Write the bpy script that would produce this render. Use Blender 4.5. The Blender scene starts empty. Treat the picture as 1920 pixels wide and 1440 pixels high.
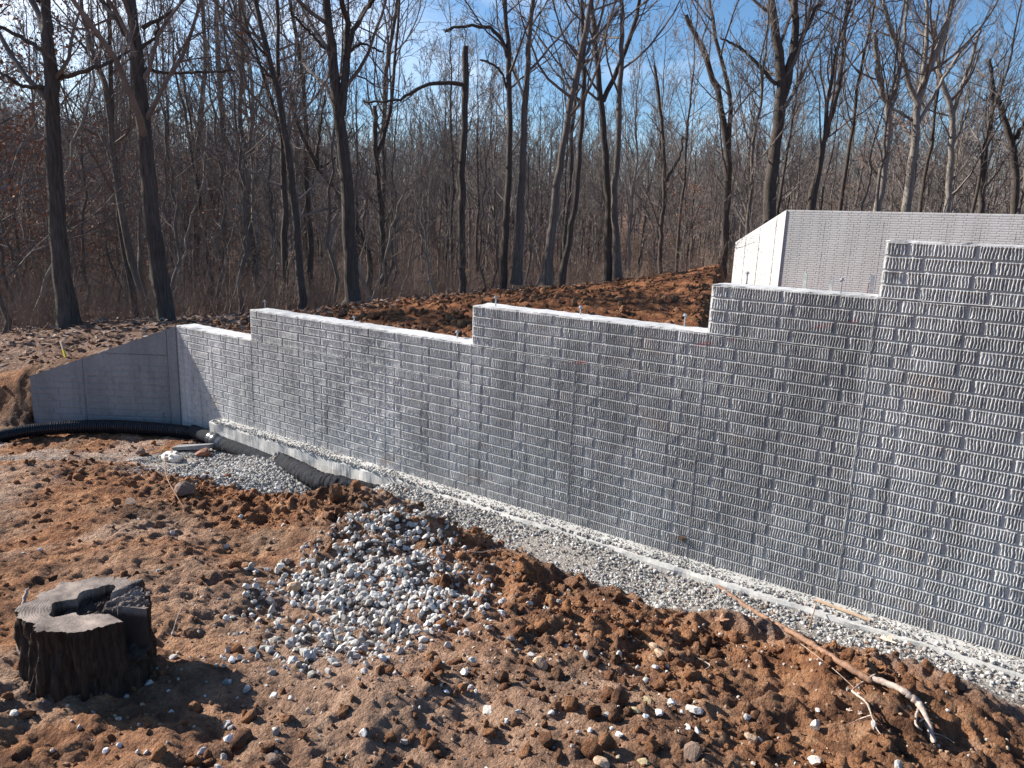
import bpy, math, random
import numpy as np
from mathutils import Matrix, Vector

# ------------------------------------------------------------------ camera, world, sun
SC = bpy.context.scene
COL = SC.collection
U = 0.3048                      # one brick module along the wall
V = 0.0741                      # one course
yaw, pitch, roll = [math.radians(a) for a in (124.927, 12.2267, -2.2041)]
CAM = np.array([17.185, -14.203, 6.828]) * U
FPX = 1373.4
_cy, _sy, _cp, _sp = math.cos(yaw), math.sin(yaw), math.cos(pitch), math.sin(pitch)
FWD = np.array([_cy*_cp, _sy*_cp, -_sp]); _r = np.array([_sy, -_cy, 0.0]); _d = np.cross(FWD, _r)
RGT = _r*math.cos(roll) + _d*math.sin(roll)
DWN = -_r*math.sin(roll) + _d*math.cos(roll)
cam_d = bpy.data.cameras.new('camera'); cam = bpy.data.objects.new('camera', cam_d); COL.objects.link(cam)
cam.matrix_world = Matrix(((RGT[0], -DWN[0], -FWD[0], CAM[0]), (RGT[1], -DWN[1], -FWD[1], CAM[1]),
                           (RGT[2], -DWN[2], -FWD[2], CAM[2]), (0, 0, 0, 1)))
cam_d.sensor_width = 36; cam_d.lens = 36*FPX/1920; cam_d.clip_start = 0.05; cam_d.clip_end = 3000
SC.camera = cam

SUN_EL, SUN_AZ = 30.0, 194.0     # azimuth counter-clockwise from +x, where the sun stands
world = bpy.data.worlds.new('World'); SC.world = world; world.use_nodes = True
wn = world.node_tree; wn.nodes.clear()
def N(nt, t, **kw):
    n = nt.nodes.new(t)
    for k, v in kw.items():
        if k.startswith('i_'): n.inputs[k[2:].replace('_', ' ')].default_value = v
        else: setattr(n, k, v)
    return n
sky = N(wn, 'ShaderNodeTexSky', sky_type='NISHITA', sun_disc=False, sun_elevation=math.radians(SUN_EL),
        sun_rotation=math.radians((90-SUN_AZ) % 360), air_density=1.0, dust_density=0.4, ozone_density=4.0)
tc = N(wn, 'ShaderNodeTexCoord'); mp = N(wn, 'ShaderNodeMapping'); mp.inputs['Scale'].default_value = (1.0, 1.0, 2.6)
cn = N(wn, 'ShaderNodeTexNoise'); cn.inputs['Scale'].default_value = 2.3; cn.inputs['Detail'].default_value = 7; cn.inputs['Roughness'].default_value = .58
cr = N(wn, 'ShaderNodeValToRGB'); cr.color_ramp.elements[0].position = .47; cr.color_ramp.elements[1].position = .86
sepd = N(wn, 'ShaderNodeSeparateXYZ')
ax = N(wn, 'ShaderNodeMath', operation='MULTIPLY_ADD'); ax.inputs[1].default_value = -1.0; ax.inputs[2].default_value = -0.55   # thin cloud thickens to the west
ad = N(wn, 'ShaderNodeMath', operation='ADD'); ad.use_clamp = True
mulc = N(wn, 'ShaderNodeMath', operation='MULTIPLY')
mulc.use_clamp = True; mulc.inputs[1].default_value = .95
mx = N(wn, 'ShaderNodeMix', data_type='RGBA'); mx.inputs['B'].default_value = (9.5, 10.0, 10.8, 1)
hs = N(wn, 'ShaderNodeHueSaturation'); hs.inputs['Saturation'].default_value = 1.12
bg = N(wn, 'ShaderNodeBackground'); bg.inputs['Strength'].default_value = 0.085; wo = N(wn, 'ShaderNodeOutputWorld')
L = wn.links.new
L(tc.outputs['Generated'], mp.inputs['Vector']); L(mp.outputs[0], cn.inputs['Vector']); L(tc.outputs['Generated'], sepd.inputs[0])
L(sepd.outputs['X'], ax.inputs[0]); L(cn.outputs['Fac'], ad.inputs[0]); sc_ = N(wn, 'ShaderNodeMath', operation='MULTIPLY'); sc_.inputs[1].default_value = .42
L(ax.outputs[0], sc_.inputs[0]); L(sc_.outputs[0], ad.inputs[1]); L(ad.outputs[0], cr.inputs['Fac']); L(cr.outputs['Color'], mulc.inputs[0])
L(mulc.outputs[0], mx.inputs['Factor']); L(sky.outputs[0], hs.inputs['Color']); L(hs.outputs[0], mx.inputs['A']); L(mx.outputs['Result'], bg.inputs['Color']); L(bg.outputs[0], wo.inputs[0])

sd = bpy.data.lights.new('sun', 'SUN'); so = bpy.data.objects.new('sun', sd); COL.objects.link(so)
sd.energy = 5.0; sd.angle = math.radians(0.5); sd.color = (1.0, 0.95, 0.88)
_e, _a = math.radians(SUN_EL), math.radians(SUN_AZ)
SUNV = Vector((math.cos(_e)*math.cos(_a), math.cos(_e)*math.sin(_a), math.sin(_e)))
so.rotation_euler = SUNV.to_track_quat('Z', 'Y').to_euler(); so.location = SUNV*50
SC.view_settings.view_transform = 'Standard'; SC.view_settings.look = 'None'
SC.view_settings.gamma = 1; SC.view_settings.use_curve_mapping = False
SC.view_settings.exposure = 0.95
SC.render.engine = 'CYCLES'
SC.cycles.max_bounces = 5; SC.cycles.diffuse_bounces = 3; SC.cycles.use_denoising = True
for a_ in ('transparent_max_bounces', 'transmission_bounces'): setattr(SC.cycles, a_, 2)

def pray(x, y): return FWD + RGT*((x-960)/FPX) + DWN*((y-720)/FPX)
def at_plane(x, y, Y):
    d = pray(x, y); return CAM + d*((Y-CAM[1])/d[1])
def at_depth(x, y, t): return CAM + t*pray(x, y)
def proj(P):
    d = np.asarray(P) - CAM; z = d @ FWD
    return 960 + FPX*(d @ RGT)/z, 720 + FPX*(d @ DWN)/z, z

# ------------------------------------------------------------------ helpers
rs = np.random.RandomState(11); random.seed(5)
def sm(t): t = np.clip(t, 0, 1); return t*t*(3-2*t)
_perm = np.random.RandomState(3).rand(512, 512).astype(np.float32)
def vn(x, y, seed=0):
    x = np.asarray(x, float) + seed*17.31; y = np.asarray(y, float) + seed*9.77
    xi = np.floor(x).astype(int); yi = np.floor(y).astype(int); fx = x-xi; fy = y-yi
    fx = fx*fx*(3-2*fx); fy = fy*fy*(3-2*fy)
    a = _perm[xi & 511, yi & 511]; b = _perm[(xi+1) & 511, yi & 511]; c = _perm[xi & 511, (yi+1) & 511]; d = _perm[(xi+1) & 511, (yi+1) & 511]
    return (a*(1-fx)+b*fx)*(1-fy) + (c*(1-fx)+d*fx)*fy
def fbm(x, y, f, o=4, seed=0, g=.5):
    s = 0; a = 1; t = 0
    for i in range(o):
        ca, sa = math.cos(i*1.1+.4), math.sin(i*1.1+.4)
        s = s + a*vn((x*ca-y*sa)*f, (x*sa+y*ca)*f, seed+i*3); t += a; a *= g; f *= 2.03
    return s/t
def billow(x, y, f, o=3, seed=0):
    s = 0; a = 1; t = 0
    for i in range(o):
        ca, sa = math.cos(i*1.7+.9), math.sin(i*1.7+.9)
        s = s + a*np.abs(2*vn((x*ca-y*sa)*f, (x*sa+y*ca)*f, seed+i*5)-1); t += a; a *= .55; f *= 2.1
    return s/t
def mesh(name, v, quads=None, tris=None, smooth=False):
    me = bpy.data.meshes.new(name)
    v = np.ascontiguousarray(v, np.float32).reshape(-1, 3)
    q = np.zeros((0, 4), np.int32) if quads is None else np.asarray(quads, np.int32).reshape(-1, 4)
    t = np.zeros((0, 3), np.int32) if tris is None else np.asarray(tris, np.int32).reshape(-1, 3)
    me.vertices.add(len(v)); me.vertices.foreach_set('co', v.ravel())
    n = len(q)*4+len(t)*3
    me.loops.add(n); me.loops.foreach_set('vertex_index', np.concatenate([q.ravel(), t.ravel()]).astype(np.int32))
    me.polygons.add(len(q)+len(t))
    st = np.concatenate([np.arange(len(q))*4, len(q)*4+np.arange(len(t))*3]).astype(np.int32)
    me.polygons.foreach_set('loop_start', st)
    me.polygons.foreach_set('use_smooth', np.full(len(st), smooth, bool))
    me.update(calc_edges=True); me.validate()
    return me
def obj(name, me, mat=None, parent=None, label=None, cat=None, group=None, kind=None, loc=None):
    o = bpy.data.objects.new(name, me); COL.objects.link(o)
    if mat is not None and me is not None and len(me.materials) == 0: me.materials.append(mat)
    if parent is not None: o.parent = parent
    if loc is not None: o.location = loc
    if label: o['label'] = label
    if cat: o['category'] = cat
    if group: o['group'] = group
    if kind: o['kind'] = kind
    return o
def grid_faces(nx, ny, wrap=False):
    i = np.arange(nx if wrap else nx-1)[:, None]; j = np.arange(ny-1)[None, :]
    i2 = (i+1) % nx
    return np.stack([i*ny+j, i2*ny+j, i2*ny+j+1, i*ny+j+1], -1).reshape(-1, 4)
def tubes(P, R, s):
    """P (n,k,3) polylines, R (n,k) radii -> verts, quads"""
    n, k, _ = P.shape
    T = np.empty_like(P); T[:, 1:-1] = P[:, 2:]-P[:, :-2]; T[:, 0] = P[:, 1]-P[:, 0]; T[:, -1] = P[:, -1]-P[:, -2]
    T /= np.linalg.norm(T, axis=2, keepdims=True)+1e-9
    m = T.mean(1); ref = np.where(np.abs(m[:, 2:3]) > .75*np.linalg.norm(m, axis=1, keepdims=True), [[1., .13, 0]], [[0.07, 0, 1.]])
    A = np.cross(T, ref[:, None, :]); A /= np.linalg.norm(A, axis=2, keepdims=True)+1e-9
    B = np.cross(T, A)
    th = np.arange(s)*2*np.pi/s
    Vv = P[:, :, None, :] + R[:, :, None, None]*(A[:, :, None, :]*np.cos(th)[None, None, :, None]+B[:, :, None, :]*np.sin(th)[None, None, :, None])
    base = np.arange(n)[:, None, None]*k*s; i = np.arange(k-1)[None, :, None]*s; j = np.arange(s)[None, None, :]; j2 = (j+1) % s
    q = np.stack(np.broadcast_arrays(base+i+j, base+i+j2, base+i+s+j2, base+i+s+j), -1).reshape(-1, 4)
    return Vv.reshape(-1, 3), q
def worley(x, y, f, seed=0):
    x = x*f; y = y*f; xi = np.floor(x).astype(int); yi = np.floor(y).astype(int); d = np.full(x.shape, 9.)
    for i in (-1, 0, 1):
        for j in (-1, 0, 1):
            a, b = xi+i, yi+j; u = _perm[(a+seed*7) & 511, (b+seed*13) & 511]; w = _perm[(b+91+seed) & 511, (a+37+seed*3) & 511]
            d = np.minimum(d, np.hypot(a+u-x, b+w-y))
    return d
class Acc:
    def __init__(s): s.v = []; s.q = []; s.t = []; s.n = 0
    def add(s, v, q=None, t=None):
        v = np.asarray(v, float).reshape(-1, 3); s.v.append(v)
        if q is not None: s.q.append(np.asarray(q).reshape(-1, 4)+s.n)
        if t is not None: s.t.append(np.asarray(t).reshape(-1, 3)+s.n)
        s.n += len(v)
    def box(s, a, b):
        x0, y0, z0 = a; x1, y1, z1 = b
        s.add([(x0,y0,z0),(x1,y0,z0),(x1,y1,z0),(x0,y1,z0),(x0,y0,z1),(x1,y0,z1),(x1,y1,z1),(x0,y1,z1)],
              [(0,3,2,1),(4,5,6,7),(0,1,5,4),(1,2,6,5),(2,3,7,6),(3,0,4,7)])
    def mesh(s, name, smooth=False):
        return mesh(name, np.concatenate(s.v), np.concatenate(s.q) if s.q else None, np.concatenate(s.t) if s.t else None, smooth)
def ico(sub):
    import bmesh
    bm = bmesh.new(); bmesh.ops.create_icosphere(bm, subdivisions=sub, radius=1)
    v = np.array([x.co[:] for x in bm.verts]); f = np.array([[x.index for x in p.verts] for p in bm.faces]); bm.free(); return v, f
ICO1, ICO2, ICO3 = ico(1), ico(2), ico(3)
def randrot(n, r=rs):
    q = r.normal(size=(n, 4)); q /= np.linalg.norm(q, axis=1, keepdims=True); w, x, y, z = q.T
    return np.stack([1-2*(y*y+z*z), 2*(x*y-z*w), 2*(x*z+y*w), 2*(x*y+z*w), 1-2*(x*x+z*z), 2*(y*z-x*w), 2*(x*z-y*w), 2*(y*z+x*w), 1-2*(x*x+y*y)], 1).reshape(n, 3, 3)
def stones(P, S, base, jag=.28, flat=(.55, 1), r=rs, tilt=True):
    v, f = base; n = len(P)
    J = 1+jag*(r.rand(n, len(v))-.5)*2
    X = v[None]*J[..., None]
    if len(v) > 20:
        for _ in range(7):
            c_ = r.normal(size=(n, 3)); c_ /= np.linalg.norm(c_, axis=1, keepdims=True); kk = r.uniform(.42, .8, n)[:, None]
            dd = np.einsum('nvj,nj->nv', X, c_); X = X-np.clip(dd-kk, 0, None)[..., None]*c_[:, None, :]
        X = X*1.2
    X = X*S[:, None, None]
    X = X*np.stack([r.uniform(.75, 1.15, n), r.uniform(.6, 1, n), r.uniform(flat[0], flat[1], n)], 1)[:, None, :]
    if tilt: X = np.einsum('nij,nvj->nvi', randrot(n, r), X)
    X = X + P[:, None, :]
    F = (f[None]+np.arange(n)[:, None, None]*len(v)).reshape(-1, 3)
    return X.reshape(-1, 3), F

# ------------------------------------------------------------------ materials
def material(name, rough=.9, spec=.25):
    m = bpy.data.materials.new(name); m.use_nodes = True; nt = m.node_tree
    b = nt.nodes['Principled BSDF']; b.inputs['Roughness'].default_value = rough; b.inputs['Specular IOR Level'].default_value = spec
    return m, nt, b
def noise_n(nt, scale, detail=4, rough=.55, vec=None, sc3=None):
    n = N(nt, 'ShaderNodeTexNoise'); n.inputs['Scale'].default_value = scale; n.inputs['Detail'].default_value = detail; n.inputs['Roughness'].default_value = rough
    if vec is not None:
        if sc3 is not None:
            mpp = N(nt, 'ShaderNodeMapping'); mpp.inputs['Scale'].default_value = sc3; nt.links.new(vec, mpp.inputs[0]); vec = mpp.outputs[0]
        nt.links.new(vec, n.inputs['Vector'])
    return n.outputs['Fac']
def ramp(nt, fac, stops):
    r_ = N(nt, 'ShaderNodeValToRGB'); e = r_.color_ramp.elements
    while len(e) < len(stops): e.new(.5)
    for el, (p, c) in zip(e, stops): el.position = p; el.color = (c, c, c, 1) if isinstance(c, (int, float)) else (*c, 1)
    nt.links.new(fac, r_.inputs[0]); return r_.outputs[0]
def mixc(nt, fac, a, b, mode='MIX'):
    m = N(nt, 'ShaderNodeMix', data_type='RGBA', blend_type=mode)
    for s, x in (('Factor', fac), ('A', a), ('B', b)):
        if isinstance(x, (int, float)): m.inputs[s].default_value = x
        elif isinstance(x, tuple): m.inputs[s].default_value = (*x, 1)
        else: nt.links.new(x, m.inputs[s])
    return m.outputs['Result']
def mth(nt, op, a, b=None, clamp=False):
    m = N(nt, 'ShaderNodeMath', operation=op); m.use_clamp = clamp
    for i, x in enumerate((a, b)):
        if x is None: continue
        if isinstance(x, (int, float)): m.inputs[i].default_value = x
        else: nt.links.new(x, m.inputs[i])
    return m.outputs[0]
def bump(nt, b, h, strength=.5, dist=.01):
    n = N(nt, 'ShaderNodeBump'); n.inputs['Strength'].default_value = strength; n.inputs['Distance'].default_value = dist
    nt.links.new(h, n.inputs['Height']); nt.links.new(n.outputs[0], b.inputs['Normal'])
def pos(nt): return N(nt, 'ShaderNodeNewGeometry').outputs['Position']
def attr(nt, name): return N(nt, 'ShaderNodeAttribute', attribute_name=name).outputs['Fac']
def island(nt): return N(nt, 'ShaderNodeNewGeometry').outputs['Random Per Island']

def dirt_material(name, with_attr=True):
    m, nt, b = material(name, .95, .15); p = pos(nt)
    big = noise_n(nt, 1.3, 5, .6, p); mid = noise_n(nt, 7, 5, .65, p); fine = noise_n(nt, 55, 4, .7, p)
    clay = ramp(nt, mid, [(.30, (.11, .050, .028)), (.44, (.25, .112, .055)), (.56, (.39, .185, .088)), (.72, (.50, .28, .155))])
    gray = ramp(nt, mid, [(.3, (.055, .036, .027)), (.50, (.15, .098, .068)), (.7, (.36, .25, .175))])
    c = mixc(nt, ramp(nt, big, [(.46, 0.0), (.66, .8)]), clay, gray)
    if with_attr:
        c = mixc(nt, attr(nt, 'crust'), c, ramp(nt, mid, [(.3, (.30, .185, .125)), (.7, (.52, .36, .26))]))
        c = mixc(nt, mth(nt, 'MULTIPLY', attr(nt, 'dust'), ramp(nt, fine, [(.3, .45), (.6, 1.0)])), c, ramp(nt, fine, [(.3, (.30, .28, .25)), (.7, (.60, .58, .54))]))
    c = mixc(nt, .55, c, ramp(nt, fine, [(.25, .42), (.5, .95), (.75, 1.35)]), 'MULTIPLY')
    nt.links.new(c, b.inputs['Base Color'])
    def crumbs(sc):
        q = N(nt, 'ShaderNodeVectorMath', operation='ADD'); nz = N(nt, 'ShaderNodeTexNoise'); nz.inputs['Scale'].default_value = sc*.6; nt.links.new(p, nz.inputs['Vector'])
        vs = N(nt, 'ShaderNodeVectorMath', operation='SCALE'); vs.inputs['Scale'].default_value = 1.2/sc; nt.links.new(nz.outputs['Color'], vs.inputs[0])
        nt.links.new(p, q.inputs[0]); nt.links.new(vs.outputs[0], q.inputs[1])
        v = N(nt, 'ShaderNodeTexVoronoi', feature='F1'); v.inputs['Scale'].default_value = sc; nt.links.new(q.outputs[0], v.inputs['Vector']); return mth(nt, 'SUBTRACT', 1.0, v.outputs['Distance'])
    h = mth(nt, 'ADD', mth(nt, 'MULTIPLY', noise_n(nt, 90, 6, .8, p), 1.1), mth(nt, 'ADD', mth(nt, 'MULTIPLY', crumbs(48), 1.0), mth(nt, 'MULTIPLY', crumbs(110), .55)))
    bump(nt, b, h, 1.0, .018); return m
M_DIRT = dirt_material('clay_soil')
M_CLOD = dirt_material('clod_soil', False)

def stone_material(name, stops, rough=.8, bs=.5):
    m, nt, b = material(name, rough, .3); p = pos(nt)
    c = ramp(nt, island(nt), stops)
    c = mixc(nt, .6, c, ramp(nt, noise_n(nt, 90, 4, .6, p), [(.3, .62), (.7, 1.2)]), 'MULTIPLY')
    nt.links.new(c, b.inputs['Base Color']); bump(nt, b, noise_n(nt, 130, 4, .6, p), bs, .004); return m
M_GRAVEL = stone_material('limestone_gravel', [(0, (.16, .14, .125)), (.35, (.31, .295, .27)), (.75, (.47, .455, .425)), (.93, (.62, .60, .57)), (1, (.33, .21, .14))])
M_ROCK = stone_material('tan_rock', [(0, (.46, .30, .19)), (1, (.52, .36, .24))], .85, .9)
M_DARKROCK = stone_material('brown_rock', [(0, (.19, .13, .10)), (1, (.22, .15, .11))], .85, .9)
M_PALEROCK = stone_material('pale_rock', [(0, (.56, .50, .42)), (1, (.64, .58, .5))], .85, .9)
M_OCHRE = stone_material('ochre_rock', [(0, (.34, .27, .15)), (1, (.38, .30, .17))], .85, .9)
M_WHITE = stone_material('white_limestone', [(0, (.7, .7, .69)), (1, (.74, .74, .72))], .8, .6)

def concrete_material(name, lo, hi, stain=True, marks=False, holes=False):
    m, nt, b = material(name, .82, .3); p = pos(nt)
    n1 = noise_n(nt, 1.1, 5, .62, p, (1.6, 1.6, .55)); n2 = noise_n(nt, 30, 5, .6, p)
    c = ramp(nt, n1, [(.28, lo), (.7, hi)])
    c = mixc(nt, .5, c, ramp(nt, n2, [(.3, .72), (.7, 1.18)]), 'MULTIPLY')
    if stain:
        st = noise_n(nt, 3.2, 6, .7, p, (3.0, 3.0, .35))
        c = mixc(nt, ramp(nt, st, [(.50, 0.0), (.68, .6)]), c, (.16, .158, .155))
        # weeping marks along the form joints, every 0.914 m
        sx = N(nt, 'ShaderNodeSeparateXYZ'); nt.links.new(p, sx.inputs[0])
        w = mth(nt, 'PINGPONG', mth(nt, 'ADD', sx.outputs[0], 91.44), .4572)
        w = ramp(nt, w, [(0.0, 1.0), (.055, 0.0)])
        nn = ramp(nt, noise_n(nt, 2.2, 5, .7, p, (1, 1, 1.2)), [(.50, 0.0), (.68, .5)])
        c = mixc(nt, mth(nt, 'MULTIPLY', w, nn), c, (.12, .12, .12))
    if marks:
        sx = N(nt, 'ShaderNodeSeparateXYZ'); nt.links.new(p, sx.inputs[0])
        rusty = ramp(nt, noise_n(nt, 1.7, 4, .6, p, (1, 1, 2.4)), [(.60, 0.0), (.75, .45)])
        c = mixc(nt, rusty, c, (.42, .31, .23))
        # snapped red chalk line, broken: z = a + b x with a thin width
        ln = mth(nt, 'ABSOLUTE', mth(nt, 'SUBTRACT', sx.outputs[2], mth(nt, 'ADD', mth(nt, 'MULTIPLY', sx.outputs[0], MARK[0]), MARK[1])))
        ln = ramp(nt, ln, [(0.0, 1.0), (.009, 1.0), (.013, 0.0)])
        br = mth(nt, 'MULTIPLY', ramp(nt, noise_n(nt, 3.1, 3, .6, p, (1, 0, 0)), [(.52, 0.0), (.64, .45)]), ramp(nt, mth(nt, 'DIVIDE', sx.outputs[0], 10), [(.24, 0.0), (.28, 1.0), (.47, 1.0), (.52, 0.0)]))
        c = mixc(nt, mth(nt, 'MULTIPLY', ln, br), c, (.42, .06, .05))
    if holes:      # bug holes left by trapped air
        vo = N(nt, 'ShaderNodeTexVoronoi', feature='F1'); vo.inputs['Scale'].default_value = 11; nt.links.new(p, vo.inputs['Vector'])
        c = mixc(nt, ramp(nt, vo.outputs['Distance'], [(.05, .8), (.09, 0.0)]), c, (.07, .07, .07))
    nt.links.new(c, b.inputs['Base Color'])
    bump(nt, b, mth(nt, 'ADD', noise_n(nt, 60, 5, .65, p), mth(nt, 'MULTIPLY', noise_n(nt, 240, 2, .5, p), .5)), .35, .004)
    return m
_p1, _p2 = at_plane(1250, 655, 0), at_plane(1640, 597, 0)
MARK = ((_p2[2]-_p1[2])/(_p2[0]-_p1[0]), 0); MARK = (MARK[0], _p1[2]-MARK[0]*_p1[0])
M_CONC = concrete_material('cast_concrete', (.28, .275, .265), (.60, .59, .57), marks=True)
M_TOP = concrete_material('trowelled_concrete', (.40, .395, .38), (.66, .65, .63), stain=False)
M_FOOT = concrete_material('footing_concrete', (.38, .37, .345), (.58, .565, .53), stain=False)
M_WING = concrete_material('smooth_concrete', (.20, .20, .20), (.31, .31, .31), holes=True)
M_FAR = concrete_material('pale_concrete', (.50, .49, .47), (.62, .61, .59), stain=False)

def simple(name, col, rough=.7, metal=0, spec=.3, var=.25, sc=40, bs=.3, bd=.003):
    m, nt, b = material(name, rough, spec); b.inputs['Metallic'].default_value = metal; p = pos(nt)
    n = noise_n(nt, sc, 4, .6, p)
    nt.links.new(mixc(nt, 1.0, col, ramp(nt, n, [(.3, 1-var), (.7, 1+var)]), 'MULTIPLY'), b.inputs['Base Color'])
    bump(nt, b, n, bs, bd); return m
M_STEEL = simple('galvanised_steel', (.45, .46, .48), .45, .8)
M_PIPE = simple('black_corrugated_plastic', (.02, .021, .026), .4, spec=.5, bs=.1)
M_SOCK = simple('filter_sock_fabric', (.025, .026, .030), .9, spec=.15, var=.35, sc=25, bs=.9, bd=.008)
M_YEL = simple('yellow_paint', (.62, .5, .04), .6)
M_LATH = simple('raw_lath', (.50, .36, .24), .8)
M_WHITEPVC = simple('white_stake', (.75, .73, .66), .6)
M_RED = simple('red_rod', (.5, .06, .04), .6)
M_LEAF = simple('dry_leaf', (.36, .20, .12), .8, sc=12)
M_PALELEAF = simple('pale_dry_leaf', (.58, .44, .35), .8, sc=12)
M_ROOT = simple('weathered_root', (.24, .135, .085), .85, var=.4, sc=35, bs=.8, bd=.006)
M_PALEROOT = simple('barkless_root', (.42, .33, .27), .85, var=.4, sc=35, bs=.8, bd=.004)
M_WRAP = simple('crumpled_wrapper', (.72, .66, .56), .5, var=.3, sc=14)
M_CLAYPOT = simple('red_brown_clay_lump', (.27, .13, .085), .85, var=.4, sc=18, bs=.9, bd=.01)

def bark_material(name, c0, c1, sc=(6, 6, .7), s=6.0, bs=.8):
    m, nt, b = material(name, .9, .15); p = pos(nt)
    n = noise_n(nt, s, 6, .7, p, sc)
    big = noise_n(nt, 1.2, 3, .5, p)
    c = ramp(nt, n, [(.3, c0), (.7, c1)])
    c = mixc(nt, .5, c, ramp(nt, big, [(.3, .7), (.7, 1.3)]), 'MULTIPLY')
    nt.links.new(c, b.inputs['Base Color']); bump(nt, b, n, bs, .03); return m
M_BARK = bark_material('dark_bark', (.042, .034, .029), (.135, .112, .095))
M_BARKB = bark_material('grey_brown_bark', (.075, .062, .053), (.21, .18, .155))
M_BARKP = bark_material('pale_bark', (.15, .13, .11), (.36, .32, .28), s=4.0, sc=(3, 3, .8))
M_TWIG = bark_material('twig_bark', (.095, .075, .064), (.24, .20, .175), sc=(1, 1, 1), s=2.0, bs=0)
M_TWIGF = bark_material('far_twig_bark', (.14, .115, .10), (.28, .24, .215), sc=(1, 1, 1), s=.6, bs=0)
M_RUST = stone_material('russet_leaves', [(0, (.20, .07, .035)), (.5, (.33, .13, .06)), (1, (.45, .22, .12))], .8, 0)

# ------------------------------------------------------------------ terrain heights
CORN = np.array([-2.22, 0.0]); WD = np.array([-math.cos(math.radians(35)), -math.sin(math.radians(35))])   # wing wall direction
WL = 1.648
_cp = np.array([
 (-2.3,-.1,-.32),(-3.2,-1.0,-.33),(-1.5,-.3,-.30),(-.9,-.35,-.24),(-.3,-.38,-.18),(.3,-.42,-.20),(.7,-.65,-.26),(1.1,-.33,-.07),(1.45,-.3,-.03),
 (2.3,-.3,-.02),(3,-.35,-.02),(4,-.3,-.02),(5,-.3,-.02),(6.5,-.3,-.02),(2.3,-.65,-.02),(3,-.75,.0),(3.7,-.68,.0),(4.3,-.55,.0),(5,-.45,.0),(6.5,-.4,.0),
 (-1.2,-1.7,-.04),(-.4,-1.45,-.06),(.5,-1.3,.0),(1.2,-1.05,.06),(1.42,-.82,.10),(1.85,-.82,.12),(2.4,-.98,.17),(3.1,-1.12,.17),(3.6,-1.0,.15),(4.3,-.95,.13),(5.1,-.85,.12),
 (.4,-.95,-.16),(-.8,-.8,-.25),(-2.0,-.9,-.27),(-2.5,-1.9,-.2),(-3.8,-2.3,-.24),(-1.3,-2.4,-.02),(0,-2.2,.10),(1,-2.2,.18),(2,-2,.25),(3,-2,.27),(4,-2,.3),(5.2,-1.8,.33),
 (2.5,-3,.38),(1.2,-3.3,.3),(-.5,-3.6,.15),(3.5,-2.8,.4),(4.5,-3,.43),(5.2,-4.3,.48),(6.5,-2.5,.42),(2.5,-4.6,.42),(0,-5,.25),(-3,-4,-.1),(-5,-3,-.3),(8,-1,.1),(8,-4,.5),(2.9,-1.7,.27),(2.5,-1.5,.22)])
def _tps(d2): return .5*d2*np.log(d2+1e-9)
def _fit():
    X = _cp[:, :2]; n = len(X); K = _tps(((X[:, None]-X[None])**2).sum(-1))+np.eye(n)*.003
    P = np.c_[np.ones(n), X]; A = np.block([[K, P], [P.T, np.zeros((3, 3))]])
    return np.linalg.solve(A, np.r_[_cp[:, 2], 0, 0, 0])
_w = _fit()
def tps_eval(x, y):
    sh = x.shape; x = x.ravel(); y = y.ravel(); out = _w[-3]+_w[-2]*x+_w[-1]*y
    for (cx, cy, _), w in zip(_cp, _w[:-3]): out = out + w*_tps((x-cx)**2+(y-cy)**2)
    return out.reshape(sh)
GW = (1, -.35)
def gravel_zone(x, y):
    """0..1 how much limestone gravel covers the front ground"""
    yo = np.interp(x, [-1.5, .2, 1.2, 1.6, 2.3, 3, 3.7, 4.3, 5, 6.5], [-1.0, -1.0, -.75, -.5, -.66, -.8, -.78, -.72, -.6, -.5])
    e = (fbm(x, y, 2.4, 3, 5)-.5)*.35
    strip = sm((y-yo+e*.6)/.14+.5)*(x > -1.6)
    pile = np.exp(-(((x-2.75)*.8+(y+1.85)*.35)/.42)**2-(((y+1.85)*.85-(x-2.75)*.25)/.42)**2)
    pile2 = np.exp(-((x-2.25)/.35)**2-((y+1.2)/.3)**2)*.8
    pile3 = np.exp(-((x-3.05)/.30)**2-((y+2.45)/.33)**2)*.5
    return np.clip(strip, 0, 1), np.clip(pile+pile2+pile3+e*.9, 0, 1)*sm((y+3)/.3)
def front_h(x, y):
    h = tps_eval(x, y)
    st, pl = gravel_zone(x, y)
    soil = 1-.75*np.clip(st, 0, 1)
    lump = sm((y+2.0)/.5)*sm((-.55-y)/.25)*sm((x+1.2)/.6)          # broken clods on the berm
    h = h + soil*((fbm(x, y, 1.5, 3, 2)-.5)*.17 + (.42-billow(x, y, 5.5, 4, 7))*.05 + (.4-billow(x, y, 17, 3, 9))*.028)
    h = h + soil*lump*((.45-billow(x, y, 3.6, 4, 21))*.17)
    wx = x+(vn(x*14, y*14, 3)-.5)*.06; wy = y+(vn(x*14, y*14, 8)-.5)*.06
    patch = sm((fbm(x, y, 1.7, 2, 33)-.38)*6)
    patch = np.clip(patch*(1-.85*np.exp(-((x-3.5)/.9)**2-((y+2.6)/.6)**2))*(1-.6*np.exp(-((x-1.6)/.9)**2-((y+2.9)/.6)**2)), 0, 1)
    h = h + soil*((.45-worley(wx, wy, 11, 1))*.034*patch + (.45-worley(wx, wy, 27, 2))*.018*(.3+.7*patch) + (fbm(x, y, 45, 2, 4)-.5)*.012)
    h = h + pl*.03
    return h
def zone_line(x, y):   # + inside the sunken basement between the two walls
    a = np.array([3.75, .2]); b = np.array([-4.55, 24.46]); d = (b-a)/np.linalg.norm(b-a)
    return (x-a[0])*d[1]-(y-a[1])*d[0]
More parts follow.
